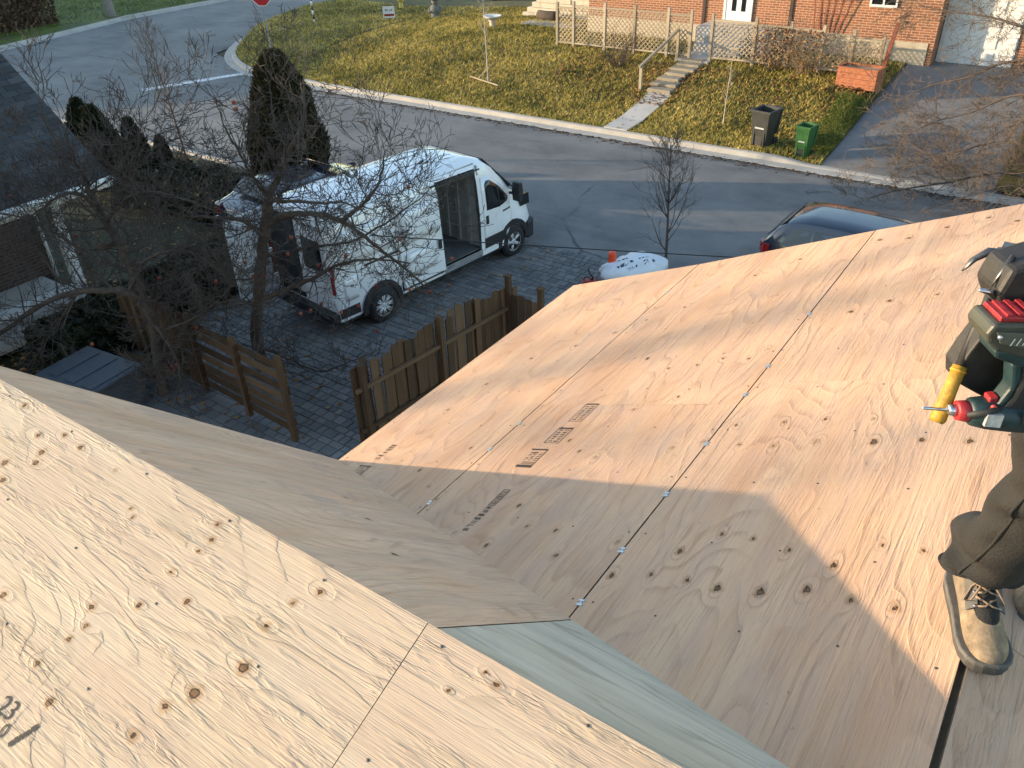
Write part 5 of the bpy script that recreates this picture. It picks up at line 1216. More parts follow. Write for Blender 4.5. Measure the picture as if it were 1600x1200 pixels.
# left apple tree
rg = random.Random(79); base = Vector((-12.25, 6.2, 0))
at2 = thing('apple_tree', 'leaning bare apple tree with dense grey twigs against the neighbouring house', 'tree', base)
limbs = [([base-Vector((0, 0, .05)), V_(250,580,6.2), V_(241,515,6.2), V_(226,470,6.2), V_(200,408,6.2), V_(180,370,6.2), V_(159,337,6.2)], (.105, .06)),
         ([V_(159,337,6.2), V_(140,300,6.1), V_(125,265,6.0), V_(90,225,5.9), V_(60,170,5.8)], (.05, .008)),
         ([V_(228,480,6.2), V_(200,458,6.0), V_(165,454,5.8), V_(120,456,5.6), V_(70,474,5.4), V_(20,508,5.2), V_(-30,545,5.0)], (.07, .03)),
         ([V_(165,345,6.2), V_(200,310,6.3), V_(240,300,6.5), V_(290,312,6.6), V_(340,330,6.7)], (.035, .007)),
         ([V_(185,380,6.2), V_(150,390,6.0), V_(120,385,5.9), V_(80,360,5.7), V_(30,340,5.5), V_(-20,330,5.4)], (.035, .008)),
         ([V_(205,420,6.2), V_(240,400,6.3), V_(275,390,6.5), V_(310,400,6.6), V_(350,425,6.7)], (.032, .006)),
         ([V_(238,505,6.2), V_(265,540,6.1), V_(280,580,6.0), V_(275,630,5.9)], (.034, .008)),
         ([V_(150,320,6.1), V_(110,300,5.9), V_(60,330,5.7), V_(10,370,5.5)], (.035, .006)),
         ([V_(168,350,6.2), V_(190,285,6.4), V_(215,230,6.5), V_(222,185,6.6)], (.028, .005)),
         ([V_(240,520,6.2), V_(300,500,6.4), V_(340,470,6.5), V_(370,440,6.6)], (.028, .005)),
         ([V_(120,456,5.6), V_(100,490,5.5), V_(75,530,5.4), V_(60,570,5.3)], (.025, .005))]
tb = MB(); tw = MB(); ends = []
for i, (P, (r0, r1)) in enumerate(limbs):
    pts = polyline(P, 5); rad = [r0+(r1-r0)*k/(len(pts)-1) for k in range(len(pts))]; pts = [p + rvec(rg)*.012 for p in pts]; q = [p-base for p in pts]
    tb.tube(q, [r*(1+rg.uniform(-.08, .08)) for r in rad], 8); limb_twigs(tw, rg, q, rad, 16 if i == 0 else 31, .68, 3, ends, start=.3 if i == 0 else .1)
tb.build('trunk', M_BARK, at2); tw.build('twigs', M_TWIG, at2)
apples(at2, [V_(x, y, v) for x, y, v in ((118,368,5.9),(158,384,6.0),(125,395,5.9),(249,435,6.4),(144,538,5.6),(268,572,6.1),(272,578,6.1),(264,580,6.1),(276,570,6.1),(209,582,5.8),(16,307,5.6),(307,512,6.6),(182,568,5.8),(338,440,6.6),(260,574,6.15))], .85)
# saplings
def sapling(label, base, h, lean, seed, mat, nb=26, spread=.42, r=.03, group=None, L=.8, depth=1, tilt=.55, start=.3):
    rg = random.Random(seed); t = thing('sapling', label, 'tree', base, 0, group); tb = MB(); tw = MB()
    pts = polyline([Vector((0, 0, -.1)), Vector((lean[0]*.3, lean[1]*.3, h*.35)), Vector((lean[0]*.7, lean[1]*.7, h*.7)), Vector((lean[0], lean[1], h))], 6)
    rad = [r*(1-.85*k/(len(pts)-1)) for k in range(len(pts))]; tb.tube(pts, rad, 7); tb.build('trunk', mat, t)
    for k in range(nb):
        f = start + (1-start)*rg.random()**.9; i = min(len(pts)-2, int(f*len(pts))); a = rg.uniform(0, 6.28); d = Vector((math.cos(a), math.sin(a), tilt*2)).normalized()
        grow(tw, rg, pts[i], d, L*(1.25-f)*rg.uniform(.7, 1.2), max(.004, rad[i]*.5), depth, up=.16, split=(3, 5), wob=.16, shrink=.5, bmin=.003)
    tw.build('twigs', mat, t); return t
b0 = at_z(1040, 417, .0); sapling('bare street sapling with dark curled buds beside the white bag', b0, 2.75, (-.12, .05), 3, M_TWIG, 44, r=.038, L=1.0, depth=2, start=.2)
b0 = at_z(290, 243, .12); sapling('tall bare sapling on the near verge beside the small cedars', b0, 3.7, (-.55, .1), 5, M_YBARK, 40, r=.04, L=1.05, depth=2)
b0 = at_z(1130, 192, .3); sapling('thin staked sapling on the bank left of the black bin', b0, 2.0, (.05, .05), 7, MATS.get('pale_grey_bark') or simple('pale_grey_bark', (.40, .36, .30), .8, .2), 9, r=.024, L=.35, depth=1)
b0 = at_z(763, 128, .4); sapling('thin bare sapling in the middle of the corner lawn', b0, 2.9, (-.15, .1), 9, simple('pale_grey_bark', (.40, .36, .30), .8, .2), 16, r=.032, L=.7, depth=1, start=.45)
# twiggy shrubs
def shrub(name, label, base, n, h, w, seed, mat, depth=2, r=.012):
    rg = random.Random(seed); t = thing(name, label, 'shrub', base); mb = MB()
    for k in range(n):
        a = rg.uniform(0, 6.28); d = Vector((math.cos(a)*w, math.sin(a)*w, 1)).normalized(); grow(mb, rg, Vector((math.cos(a)*.08, math.sin(a)*.08, -.05)), d, h*rg.uniform(.5, .8), r*rg.uniform(.6, 1.1), depth, up=.05, split=(2, 4), wob=.22, bmin=.0045)
    mb.build('stems', mat, t); return t
b0 = at_v(965, 108, 28.6); shrub('bare_shrub', 'round bare twiggy shrub before the long lattice fence', (b0.x, 28.6, zf(b0.x, 28.6)), 34, 1.3, .9, 1, M_TWIG)
for k, (px, s, lab) in enumerate(((1205, 11, 'tangled brown vine at the left end of the right lattice fence'), (1255, 12, 'tangled vine over the middle of the right lattice fence'), (1330, 13, 'dry vine at the right end of the lattice fence by the planter'))):
    x = at_v(px, 110, 29.8).x; shrub('vine', lab, (x, 29.7, 1.0), 22, 1.5, .55, s, M_TWIGPALE if k else M_TWIG, 2, .011)
def leafclump(pts, size, seed, name, mat, par):
    rs = np.random.RandomState(seed); n = len(pts); P = np.array(pts); V = np.zeros((n, 4, 3))
    for k in range(n):
        a = rs.randn(3); a /= np.linalg.norm(a); c = np.cross(a, rs.randn(3)); c /= np.linalg.norm(c); s_ = size*(.6+.8*rs.rand()); V[k] = [P[k]-a*s_, P[k]+c*s_*.5, P[k]+a*s_, P[k]-c*s_*.5]
    me = bpy.data.meshes.new(name); me.from_pydata(V.reshape(-1, 3).tolist(), [], [(4*i, 4*i+1, 4*i+2, 4*i+3) for i in range(n)]); me.attributes.new('tint', 'FLOAT', 'POINT').data.foreach_set('value', np.repeat(rs.rand(n), 4).astype(np.float32))
    return obj(name, me, par, mat)
vt = [o for o in COL.objects if o.name.startswith('vine')]
for o in vt[:2]:
    rs = np.random.RandomState(3); leafclump([(rs.randn()*.55, rs.randn()*.15-.05, .2+1.3*rs.rand()) for _ in range(420)], .05, 4, 'dry_leaves', M_LEAF, o)
# cedars: columns of flat upright sprays
M_CEDAR = mat_rand('cedar_foliage', [(.1, (.010, .016, .008)), (.5, (.022, .032, .012)), (.9, (.05, .055, .018))], .8, 4., 40., .2, mixn=.3)
M_CEDARB = mat_rand('cedar_foliage_bronze', [(.1, (.014, .016, .008)), (.5, (.035, .034, .014)), (.9, (.085, .062, .022))], .8, 4., 40., .2, mixn=.3)
def cedar(label, base, h, w, seed, n, mat, prof=None, group='cedars by the neighbouring house'):
    rs = np.random.RandomState(seed); t = thing('cedar', label, 'tree', base, 0, group)
    m = MB(); m.tube([(0, 0, -.1), (0, 0, h*.5), (0, 0, h*.92)], [.07, .04, .01], 7); m.build('trunk', M_BARK, t)
    prof = prof or [(0, .55), (.12, .85), (.35, 1.), (.6, .82), (.8, .52), (.93, .24), (1, .03)]
    V = []; T = []; F = []
    for k in range(n):
        f = rs.rand()**.85; R0 = w*float(np.interp(f, *zip(*prof))); a = rs.rand()*6.28; lump = .80+.32*float(vnoise(a*1.6+2, f*h*1.5, seed)); r = R0*lump*(1-.55*rs.rand()**2.2)
        p = np.array([math.cos(a)*r, math.sin(a)*r, f*h]); s = (.11+.13*rs.rand())*min(1.2, h/3+.25)
        d = np.array([math.cos(a)*.55+rs.randn()*.25, math.sin(a)*.55+rs.randn()*.25, 1.]); d /= np.linalg.norm(d); tan = np.cross(d, rs.randn(3)); tan /= np.linalg.norm(tan)
        b_ = len(V); V += [p-d*s*.4, p+tan*s*.28+d*s*.2, p+d*s, p-tan*s*.28+d*s*.25]; F.append((b_, b_+1, b_+2, b_+3)); T += [rs.rand()]*4
    me = bpy.data.meshes.new('crown'); me.from_pydata([tuple(v) for v in V], [], F); me.attributes.new('tint', 'FLOAT', 'POINT').data.foreach_set('value', np.array(T, dtype=np.float32)); obj('crown', me, t, mat)
    # near-black solid core inside the crown
    m = MB(); m.lathe([(w*p*.62, f*h*.96) for f, p in prof], 12); o = m.build('inner_core', simple('cedar_inside', (.008, .009, .006), .95, .3), t)
    return t
tc = at_z(463, 293, .1); cedar('tall dark cedar column standing between the sapling and the van', (tc.x, tc.y, .1), 3.5, .98, 3, 26000, M_CEDARB, [(0, .75), (.12, .95), (.3, 1.), (.5, .88), (.7, .68), (.87, .42), (.96, .2), (1, .04)])
for px, py, h, w, s, lab in ((178, 292, 2.2, .60, 4, 'broad dark cedar just beyond the corner of the shingle roof'), (226, 282, 1.75, .34, 5, 'slim dark cedar second from the shingle roof'), (263, 272, 1.1, .26, 6, 'smallest dark cedar near the foot of the tall sapling'), (150, 262, 2.0, .5, 7, 'dark cedar partly behind the shingle roof corner')):
    q = at_z(px, py, .12); cedar(lab, (q.x, q.y, .1), h, w, s, 5200, M_CEDAR)
# brown clipped hedge far left, dark shrubs, bluish bin lid between the twigs
def hedge(label, P0, P1, h, w, seed, n, mat, name='hedge'):
    rs = np.random.RandomState(seed); t = thing(name, label, 'hedge', P0); L = (Vector(P1)-Vector(P0)); pts = []
    for k in range(n):
        f = rs.rand(); s = rs.randint(3); x = (rs.rand()-.5)*w; z = rs.rand()*h
        if s == 0: z = h*(.93+.1*rs.rand())
        else: x = (.5 if s == 1 else -.5)*w*(.85+.2*rs.rand())
        nrm = Vector((-L.y, L.x, 0)).normalized(); p = L*f + nrm*(x*(1+.3*(float(vnoise(f*14, z*2, seed))-.5))) + Vector((0, 0, z*(1+.18*(float(vnoise(f*18, 3, seed))-.5)))); pts.append(tuple(p))
    leafclump(pts, .09, seed, 'foliage', mat, t); rg = random.Random(seed); m = MB()
    for k in range(int(L.length*5)): p = L*rg.random(); grow(m, rg, p, Vector((rg.uniform(-.4, .4), rg.uniform(-.4, .4), 1)).normalized(), h*.7, .02, 1, bmin=.008)
    m.build('stems', M_TWIG, t); return t
M_HEDGE = mat_rand('brown_hedge_leaf', [(.1, (.035, .022, .014)), (.5, (.085, .052, .030)), (.9, (.16, .10, .06))], .8, 4., 40., .2, mixn=.3)
q0, q1 = at_z(-30, 62, .1), at_z(98, 38, .1); hedge('clipped brown beech hedge before the tan house, top left', (q0.x-1.0, q0.y, .1), (q1.x-1.0, q1.y, .1), 1.7, 1.4, 2, 9000, M_HEDGE)
hedge('low brown hedge on the right bank of the far driveway', (.4, 24.4, .2), (.6, 29.5, .8), 1.15, 1.3, 5, 7000, M_HEDGE)
M_DSHR = mat_rand('dark_shrub_leaf', [(.1, (.012, .016, .009)), (.5, (.025, .03, .014)), (.9, (.05, .05, .02))], .8, 4., 40., .2, mixn=.3)
hedge('low dark shrubbery on the verge between the cedars and the van', (-21.5, 12.3, .1), (-15.0, 13.0, .1), .55, 2.2, 7, 6000, M_DSHR)
hedge('dark ground shrubs along the side of the neighbouring house', (-14.6, 5.5, .05), (-15.0, 11.5, .05), .75, 1.3, 9, 7000, M_DSHR)
# trunk at the top edge, far left
q = at_z(171, 16, .5); rg = random.Random(4); t = thing('street_tree', 'grey tree trunk on the grass at the top left edge', 'tree', (q.x, q.y, .1)); tb = MB(); tb.tube([(0, 0, -.1), (.02, 0, .3), (-.05, 0, 2), (0, 0, 4.5), (.2, 0, 7)], [.36, .28, .25, .2, .1], 10); tb.build('trunk', simple('grey_bark', (.20, .18, .16), .9, .25, 12, .6, bd=.01), t)
tw = MB()
for k in range(12): grow(tw, rg, Vector((0, 0, 3+.35*k)), (rvec(rg)+Vector((0, 0, .6))).normalized(), 2.2, .05, 2, bmin=.006)
tw.build('branches', M_TWIG, t)
# big bare tree to the right, its branches reach in front of the garage
rg = random.Random(15); bs = Vector((1.2, 22.6+2.2, .15)); t = thing('bare_tree', 'wide bare tree reaching in from the right edge over the far driveway', 'tree', bs)
tb = MB(); tw = MB(); L_ = []
def bt(P, r0, r1, cnt, L=1.0, d=2):
    pts = [p - bs for p in polyline(P, 5)]; rad = [r0+(r1-r0)*k/(len(pts)-1) for k in range(len(pts))]; tb.tube(pts, rad, 7); limb_twigs(tw, rg, pts, rad, cnt, L, d, None, up=.02, start=.05, split=(3, 5), wob=.13, rmax=.028)
bt([bs-Vector((0, 0, .2)), bs+Vector((-.05, 0, 1.2)), bs+Vector((-.1, .1, 2.6)), bs+Vector((0, 0, 4))], .17, .10, 4)
for P, r in ((((1640,100,25.2), (1570,98,25.6), (1515,120,26), (1450,135,26.2), (1400,160,26.2)), .05), (((1640,60,25), (1560,30,25.8), (1500,20,26.2), (1440,10,26.5)), .05), (((1650,150,24.6), (1580,150,24.8), (1520,175,25), (1460,190,25), (1410,215,25)), .045),
             (((1650,230,24), (1570,220,24), (1500,235,23.9), (1430,255,23.8), (1370,290,23.6)), .045), (((1650,270,23.5), (1560,270,23), (1480,285,22.6), (1400,298,22.2), (1330,318,21.8)), .05), (((1650,20,25), (1600,-20,25.5), (1550,-40,26)), .05), (((1640,190,24.8), (1600,190,25), (1555,210,25), (1520,250,24.6)), .04),
             (((1650,300,22.8), (1580,290,22.4), (1500,310,22.0), (1440,330,21.6)), .035)):
    pts = [at_v(*p) for p in P]; bt([bs+Vector((-.05, .05, 2.4))] + pts, r, .008, 24, 1.0, 3)
tb.build('trunk', M_TWIG, t); tw.build('twigs', simple('tan_twig_bark', (.13, .09, .06), .8, .35, 6, .2), t)
for o in list(COL.objects):
    if o.name.split('.')[0] in ('twigs', 'stems', 'branches', 'crown', 'foliage', 'dry_leaves', 'inner_core'): o['kind'] = 'stuff'
# ------------------------------------------------ trees beyond the left edge read from their shadows; houses added unseen for shade
def far_tree(base, h, seed, nb=16):
    rg = random.Random(seed); t = thing('bare_tree', 'tall bare tree beyond the left edge of the picture', 'tree', base, 0, 'bare trees left of the picture'); m = MB()
    m.tube([(0, 0, -.2), (.05, 0, h*.3), (0, .1, h*.65), (.1, 0, h)], [.28, .2, .12, .02], 8)
    for k in range(nb):
        f = rg.uniform(.25, .95); a = rg.uniform(0, 6.28); grow(m, rg, Vector((0, 0, h*f)), Vector((math.cos(a), math.sin(a), .7)).normalized(), h*.34*(1.2-f), .09*(1.15-f), 2, up=.06, split=(3, 5), wob=.16, bmin=.012 if nb > 15 else .022)
    m.build('branches', M_TWIG, t)
for i, (u, v, h) in enumerate(FAR_TREES): far_tree((u, v, 0), h, 40+i, 16 if u < -40 else 13)
for i, (u, v, w, d, h) in enumerate(SHADE_HOUSES):
    t = thing('house', 'unseen house added beyond the left edge to shade the road', 'house', (u, v, 0), 0, 'added shade houses left of the picture'); m = MB(); m.box((-w/2, -d/2, 0), (w/2, d/2, h)); m.build('wall', M_DBRICK, t)
    m = MB(); m.loft([[(-w/2-.4, y, h+.001), (0, y, h+2.2), (w/2+.4, y, h+.001)] for y in (-d/2-.4, d/2+.4)], smooth=False); fixn(m.build('roof', M_SHINGLE, t))
# ================================================================== WORKER ON THE RIDGE
wk = thing('person', 'roofer in dark trousers and dusty tan boots standing on the ridge at the right edge', 'person', (.25, 1.85, 6.15))
W0 = Vector((.25, 1.85, 6.15))
M_TROU = simple('black_work_trousers', (.014, .013, .012), .85, .35, 9, .5, bd=.006, fine=160); M_JACK = simple('dark_jacket', (.022, .024, .028), .85, .3, 7, .4)
M_SKIN = simple('skin', (.45, .27, .19), .5, .1, 10, .1); M_BOOT = None
hipR, kneeR, ankR = at_d(1700, 640, 1.66), at_d(1640, 765, 1.86), at_d(1523, 888, 2.14)
ankR = Vector((.115, 1.985, 6.30)); pel = Vector((hipR.x+.095, hipR.y+.02, hipR.z+.03)); hipL = pel + Vector((.10, .05, -.03))
ankL = Vector((.30, 2.30, 6.22)); kneeL = (hipL+ankL)/2 + Vector((.03, -.10, .02))
# skeleton -> one continuous skinned body
SK = []; ED = []; RD = []
def bone(p, par, r): SK.append(Vector(p) - W0); RD.append(r); 
def jn(p, r, par=None):
    SK.append(tuple(Vector(p) - W0)); RD.append(r); i = len(SK)-1
    if par is not None: ED.append((par, i))
    return i
rt = jn(pel, .125); sp1 = jn(pel+Vector((0, .0, .22)), .125, rt); sp2 = jn(pel+Vector((.0, .02, .42)), .15, sp1); nk = jn(pel+Vector((.0, .0, .58)), .06, sp2); hd0 = jn(pel+Vector((0, -.02, .66)), .075, nk); hd = jn(pel+Vector((0, -.03, .74)), .095, hd0); jn(pel+Vector((0, -.02, .83)), .075, hd)
for s, h_, k_, a_ in ((-1, hipR, kneeR, ankR), (1, hipL, kneeL, ankL)):
    a = jn(pel+Vector((s*.09, 0, -.06)), .09, rt); b_ = jn(k_, .055, a); c = jn(a_, .042, b_); jn(a_+Vector((s*.0+.05, -.13, -.07)), .035, c)
for s in (-1, 1):
    sh = jn(pel+Vector((s*.19, .0, .50)), .062, sp2); el = jn(pel+Vector((s*.27+.06, .04, .28)), .045, sh); wr = jn(pel+Vector((s*.12+.12, -.17, .42)), .030, el)
    pm = jn(pel+Vector((s*.09+.12, -.23, .46)), .032, wr)
    for k, (ln, off) in enumerate(((.065, -.027), (.075, -.009), (.072, .009), (.055, .026))):
        q = pel+Vector((s*.085+.12+off, -.262, .485)); f1 = jn(q, .0095, pm); f2 = jn(q+Vector((0, -ln*.4, ln*.3)), .0085, f1); jn(q+Vector((-s*.004, -ln*.85, ln*.15)), .0075, f2)
    t1 = jn(pel+Vector((s*.09+.12-s*.036, -.23, .475)), .011, pm); jn(pel+Vector((s*.09+.12-s*.05, -.26, .50)), .009, t1)
me = bpy.data.meshes.new('body'); me.from_pydata(SK, ED, []); bo = bpy.data.objects.new('body_skin', me); COL.objects.link(bo)
bo.modifiers.new('skin', 'SKIN'); bo.modifiers.new('sub', 'SUBSURF').levels = 2
for i, v in enumerate(me.skin_vertices[0].data): v.radius = (RD[i], RD[i]); v.use_root = (i == 0)
dg = bpy.context.evaluated_depsgraph_get(); bme = bpy.data.meshes.new_from_object(bo.evaluated_get(dg)); bpy.data.objects.remove(bo)
body_o = obj('body', bme, wk, [M_JACK, M_SKIN, M_TROU])
zp = (pel-W0).z
for p in bme.polygons:
    c = p.center; p.use_smooth = True
    p.material_index = 1 if (c.z > zp+.585 or (c.y < (pel-W0).y-.175 and c.z > zp+.38)) else (2 if c.z < zp+.04 else 0)
# face and knitted cap
hc = (pel-W0)+Vector((0, -.03, .755))
m = MB(); m.loft([[(hc.x+math.cos(a*.5236)*.019*(1-k*.45), hc.y-.098-.016*k, hc.z-.02+.028*(1-k)*math.sin(a*.5236)-.008*k) for a in range(12)] for k in range(3)]); m.build('nose', M_SKIN, body_o)
for s in (-1, 1):
    m = MB(); m.loft(blob(10, 8, .012, .010, .009, 1, 0)); o = m.build('eye', simple('eye', (.10, .075, .06), .3, .3), body_o); o.location = hc+Vector((s*.032, -.070, -.012))
    m = MB(); m.loft(blob(10, 8, .012, .022, .032, 1, .05)); o = m.build('ear', M_SKIN, body_o); o.location = hc+Vector((s*.098, .01, -.045))
m = MB(); m.box((-.028, -.012, -.004), (.028, .004, .004)); o = m.build('mouth', simple('lips', (.32, .13, .11), .5), body_o); o.location = hc+Vector((0, -.092, -.062))
m = MB(); m.lathe([(.112, -.0), (.116, .02), (.112, .07), (.075, .115), (.01, .13)], 20); o = m.build('knitted_cap', M_JACK, wk); o.location = hc+Vector((0, .012, .03))
# trousers: lofted with folds
def trouser(path, rad, seed, n=28):
    P = polyline(path, 9); rr = [float(np.interp(i/(len(P)-1), *zip(*rad))) for i in range(len(P))]; rings = []; up = None
    for i, p in enumerate(P):
        t_ = (P[min(i+1, len(P)-1)] - P[max(i-1, 0)]).normalized()
        if up is None: up = (Vector((1, 0, 0)) - t_*t_.x).normalized()
        else: up = (up - t_*up.dot(t_)).normalized()
        w_ = t_.cross(up); row = []; f = i/(len(P)-1)
        for k in range(n):
            a = 2*math.pi*k/n; bunch = .35 + 1.3*sm((f-.62)/.3) + .9*math.exp(-((f-.5)/.07)**2)
            fold = .025*bunch*(float(vnoise(math.cos(a)*1.3+math.sin(a)*.5+f*3+4, f*15+math.sin(a)*1.7+4, seed))-.5)*2 + .009*math.sin(f*40+math.cos(a+1)*2.2)*sm((f-.7)/.2)
            row.append(p - W0 + (up*math.cos(a)+w_*math.sin(a))*(rr[i]+fold))
        rings.append(row)
    return rings
m = MB(); R1 = trouser([hipR+Vector((.05, .02, .12)), hipR, (hipR+kneeR)/2+Vector((0, -.015, .01)), kneeR, (kneeR+ankR)/2+Vector((0, .01, 0)), ankR+Vector((.0, .01, .08)), ankR+Vector((.005, .005, .015))], [(0, .12), (.2, .115), (.45, .10), (.62, .092), (.8, .088), (.93, .098), (1, .094)], 3)
m.loft(R1, True, False); tr1 = m.build('trouser_leg', M_TROU, wk); sub(tr1, 1)
m = MB(); R2 = trouser([hipL+Vector((-.02, .0, .12)), hipL, (hipL+kneeL)/2, kneeL, (kneeL+ankL)/2, ankL+Vector((0, 0, .03)), ankL+Vector((.01, -.015, -.03))], [(0, .12), (.2, .115), (.45, .10), (.62, .09), (.8, .088), (.93, .096), (1, .092)], 8)
m.loft(R2, True, False); sub(m.build('trouser_leg', M_TROU, wk), 1)
# side seam of the leg
m = MB(); m.tube([r[9]*1.0 for r in R1[12:50]], .004, 5); m.build('seam', M_TROU, tr1)
# boots
b = NB('dusty_tan_leather'); o_ = b.coord(); n1 = b.noise(o_, 14., 5, .7); n2 = b.noise(o_, 90., 3)
c_ = b.ramp(n1, [(.30, (.075, .058, .042)), (.48, (.24, .17, .10)), (.62, (.36, .265, .165)), (.8, (.42, .33, .23))]); sx_ = b.node('ShaderNodeSeparateXYZ'); tc_ = b.node('ShaderNodeTexCoord'); b.link(tc_.outputs['Object'], sx_.inputs[0]); c_ = b.mix(b.math('MULTIPLY', b.math('SUBTRACT', 1., b.smooth(b.math('ADD', sx_.outputs[0], b.math('MULTIPLY', n1, .03)), .105, .125)), .55), c_, (.10, .085, .07)); M_BOOT = b.done(c_, .8, b.bump(n1, .5, .006, b.bump(n2, .5, .003)))
M_SOLE = simple('dark_rubber_sole', (.06, .055, .05), .8, .25, 14, .3); M_LACE = simple('brown_lace', (.26, .18, .12), .8, .2); M_LINER = simple('grey_leather_panel', (.12, .11, .095), .8, .25, 20, .3)
def boot(ank, fwd, zs, tilt=0.):
    fwd = Vector((fwd[0], fwd[1], 0)).normalized(); rt_ = Vector((fwd.y, -fwd.x, 0)); Mx = Matrix(((fwd.x, -rt_.x, 0, ank.x-W0.x), (fwd.y, -rt_.y, 0, ank.y-W0.y), (0, 0, 1, zs-W0.z), (0, 0, 0, 1))) @ Matrix.Rotation(tilt, 4, 'X')
    X = [-.085, -.078, -.05, 0, .05, .10, .14, .175, .20, .215, .221]; Wd = [.012, .030, .038, .041, .043, .048, .052, .050, .040, .024, .006]; H = [.10, .135, .15, .15, .128, .098, .085, .076, .064, .050, .036]
    rings = []
    for x, w, h in zip(X, Wd, H):
        row = []
        for k in range(14):
            a = math.pi*k/13; ww = w*(1 - .25*sm((math.sin(a)*h-.08)/.07)); row.append((x, -math.cos(a)*ww, .030 + (abs(math.sin(a))**.62)*(h-.03)))
        rings.append(row)
    m = MB(); m.loft(rings, True, True); bt_ = fixn(m.build('boot', M_BOOT, wk)); sub(bt_, 2); bt_.matrix_basis = Mx @ Matrix.Scale(1.08, 4)
    def sole(z0, z1, e, nm, mat):
        pts = [(x, -(w+e)) for x, w in zip(X, Wd)] + [(x, w+e) for x, w in zip(reversed(X), reversed(Wd))]; pts = [(x*(1+e*1.5), y) for x, y in pts]; m = MB(); m.prism(pts, z0, z1); o = fixn(m.build(nm, mat, bt_)); bev(o, .004, 2); return o
    sole(0, .022, .008, 'outsole', M_SOLE); sole(.0225, .036, .011, 'welt', M_LINER)
    # lacing panel, eyelets, laces
    for s in (-1, 1):
        m = MB(); P = []
        for x, z, y in ((.105, .103, .022), (.075, .119, .020), (.045, .137, .019), (.015, .153, .018)): P.append((x, s*y, z+.002))
        Q = [(x-.004, s*(y+.022), z-.020) for (x, _, z), y in zip(P, (.022, .020, .019, .018))]
        n_ = len(P); m.add(P+Q, [(i, i+1, n_+i+1, n_+i) for i in range(n_-1)]); so = m.build('lace_panel', M_LINER, bt_); sd_m = so.modifiers.new('s', 'SOLIDIFY'); sd_m.thickness = .004
        for x, y, z in P: m = MB(); m.lathe([(.0045, 0), (.0045, .002), (.002, .0022)], 8); o = m.build('eyelet', M_GALV, bt_); o.location = (x, y+s*.006, z+.002)
    for k, (x, z) in enumerate(((.105, .107), (.075, .123), (.045, .141), (.015, .157))):
        m = MB(); m.tube([(x, -.024, z-.001), (x+.006, -.008, z+.007), (x-.012, .010, z+.009), (x-.022, .024, z+.010)], .0028, 5); m.build('lace', M_LACE, bt_)
        m = MB(); m.tube([(x, .024, z-.001), (x+.004, .008, z+.008), (x-.012, -.010, z+.009), (x-.022, -.024, z+.010)], .0028, 5); m.build('lace', M_LACE, bt_)
    for s in (-1, 1):
        m = MB(); m.tube([(.05, 0, .148), (.075, s*.018, .142), (.098, s*.038, .118), (.082, s*.046, .098), (.058, s*.030, .125), (.05, s*.004, .146)], .0027, 5); m.build('lace_loop', M_LACE, bt_)
    return bt_
boot(Vector((.105, 1.995, 0)), (.12, -.29), 6.168, 0); boot(Vector((.29, 2.31, 0)), (-.02, -.3), 6.10, R_(14))
# belt with pouch
m = MB(); bp = [Vector((math.cos(a*.2618)*.155, math.sin(a*.2618)*.13, 0)) + (pel-W0) + Vector((0, 0, .075)) for a in range(25)]; m.tube(bp, .028, 6, caps=False); bl = m.build('tool_belt', simple('black_leather', (.02, .019, .018), .6, .3, 12, .3), wk)
hx = Vector((cR.x, cR.y, 0)).normalized(); hz = Vector((0, 0, 1)); hy = hx.cross(hz)*-1      # hy points away from the camera after this cross
if hy.dot(Vector((0, 1, 0))) < 0: hy = -hy
def DM(o_, sx=.001243, sz=.00149):
    return lambda px, py, d=0.: o_ + hx*(px*sx) - hz*(py*sz) + hy*d
def slab(D, poly, d0, d1, name, mat, par, inv, b_=.004):
    m = MB(); n = len(poly); vs = [inv @ D(x, y, d0) for x, y in poly] + [inv @ D(x, y, d1) for x, y in poly]
    m.add(vs, [tuple(range(n-1, -1, -1)), tuple(range(n, 2*n))] + [(i, (i+1) % n, n+(i+1) % n, n+i) for i in range(n)]); o = fixn(m.build(name, mat, par)); 
    if b_: bev(o, b_, 2)
    return o
iw = Matrix.Translation(-W0); Dw = DM(at_d(1560, 580, 1.60))
slab(Dw, [(-20, -44), (55, -60), (150, -66), (165, -30), (160, 80), (90, 100), (40, 74), (-6, 52), (-38, 36), (-44, 14), (-34, -14)], .040, .10, 'tool_pouch', bl.data.materials[0], wk, iw)
slab(Dw, [(-12, -135), (45, -150), (150, -140), (165, -70), (50, -56), (-5, -75), (-22, -100)], .035, .13, 'pouch_flap', bl.data.materials[0], wk, iw, .01)
# impact driver hanging upside down on the belt
og = at_d(1560, 580, 1.58); dr_ = thing('impact_driver', 'dark teal cordless driver with red battery top hanging from the tool belt', 'power tool', tuple(og)); ii = Matrix.Translation(-og); D = DM(og)
M_TEAL = simple('dark_teal_plastic', (.010, .030, .034), .5, .4, 22, .15); M_TBLK = simple('tool_black_rubber', (.018, .019, .019), .65, .2, 14, .2); M_TRED = simple('tool_red', (.34, .022, .028), .5, .3, 30, .15); M_TGRN = simple('battery_dark_olive', (.045, .048, .035), .5, .2, 14, .1)
bt_ = slab(D, [(-58, -72), (-50, -86), (100, -80), (104, -58), (96, -46), (20, -42), (8, -36), (-34, -48), (-52, -60)], -.040, .042, 'battery', M_TGRN, dr_, ii, .006)
slab(D, [(-40, -92), (98, -86), (98, -79.5), (-40, -85.5)], -.030, .036, 'battery_top', M_TRED, bt_, ii, .002)
for k in range(7): slab(D, [(-30+17*k, -94), (-22+17*k, -94), (-22+17*k, -91), (-30+17*k, -91)], -.026, .032, 'top_rib', M_TRED, bt_, ii, 0)
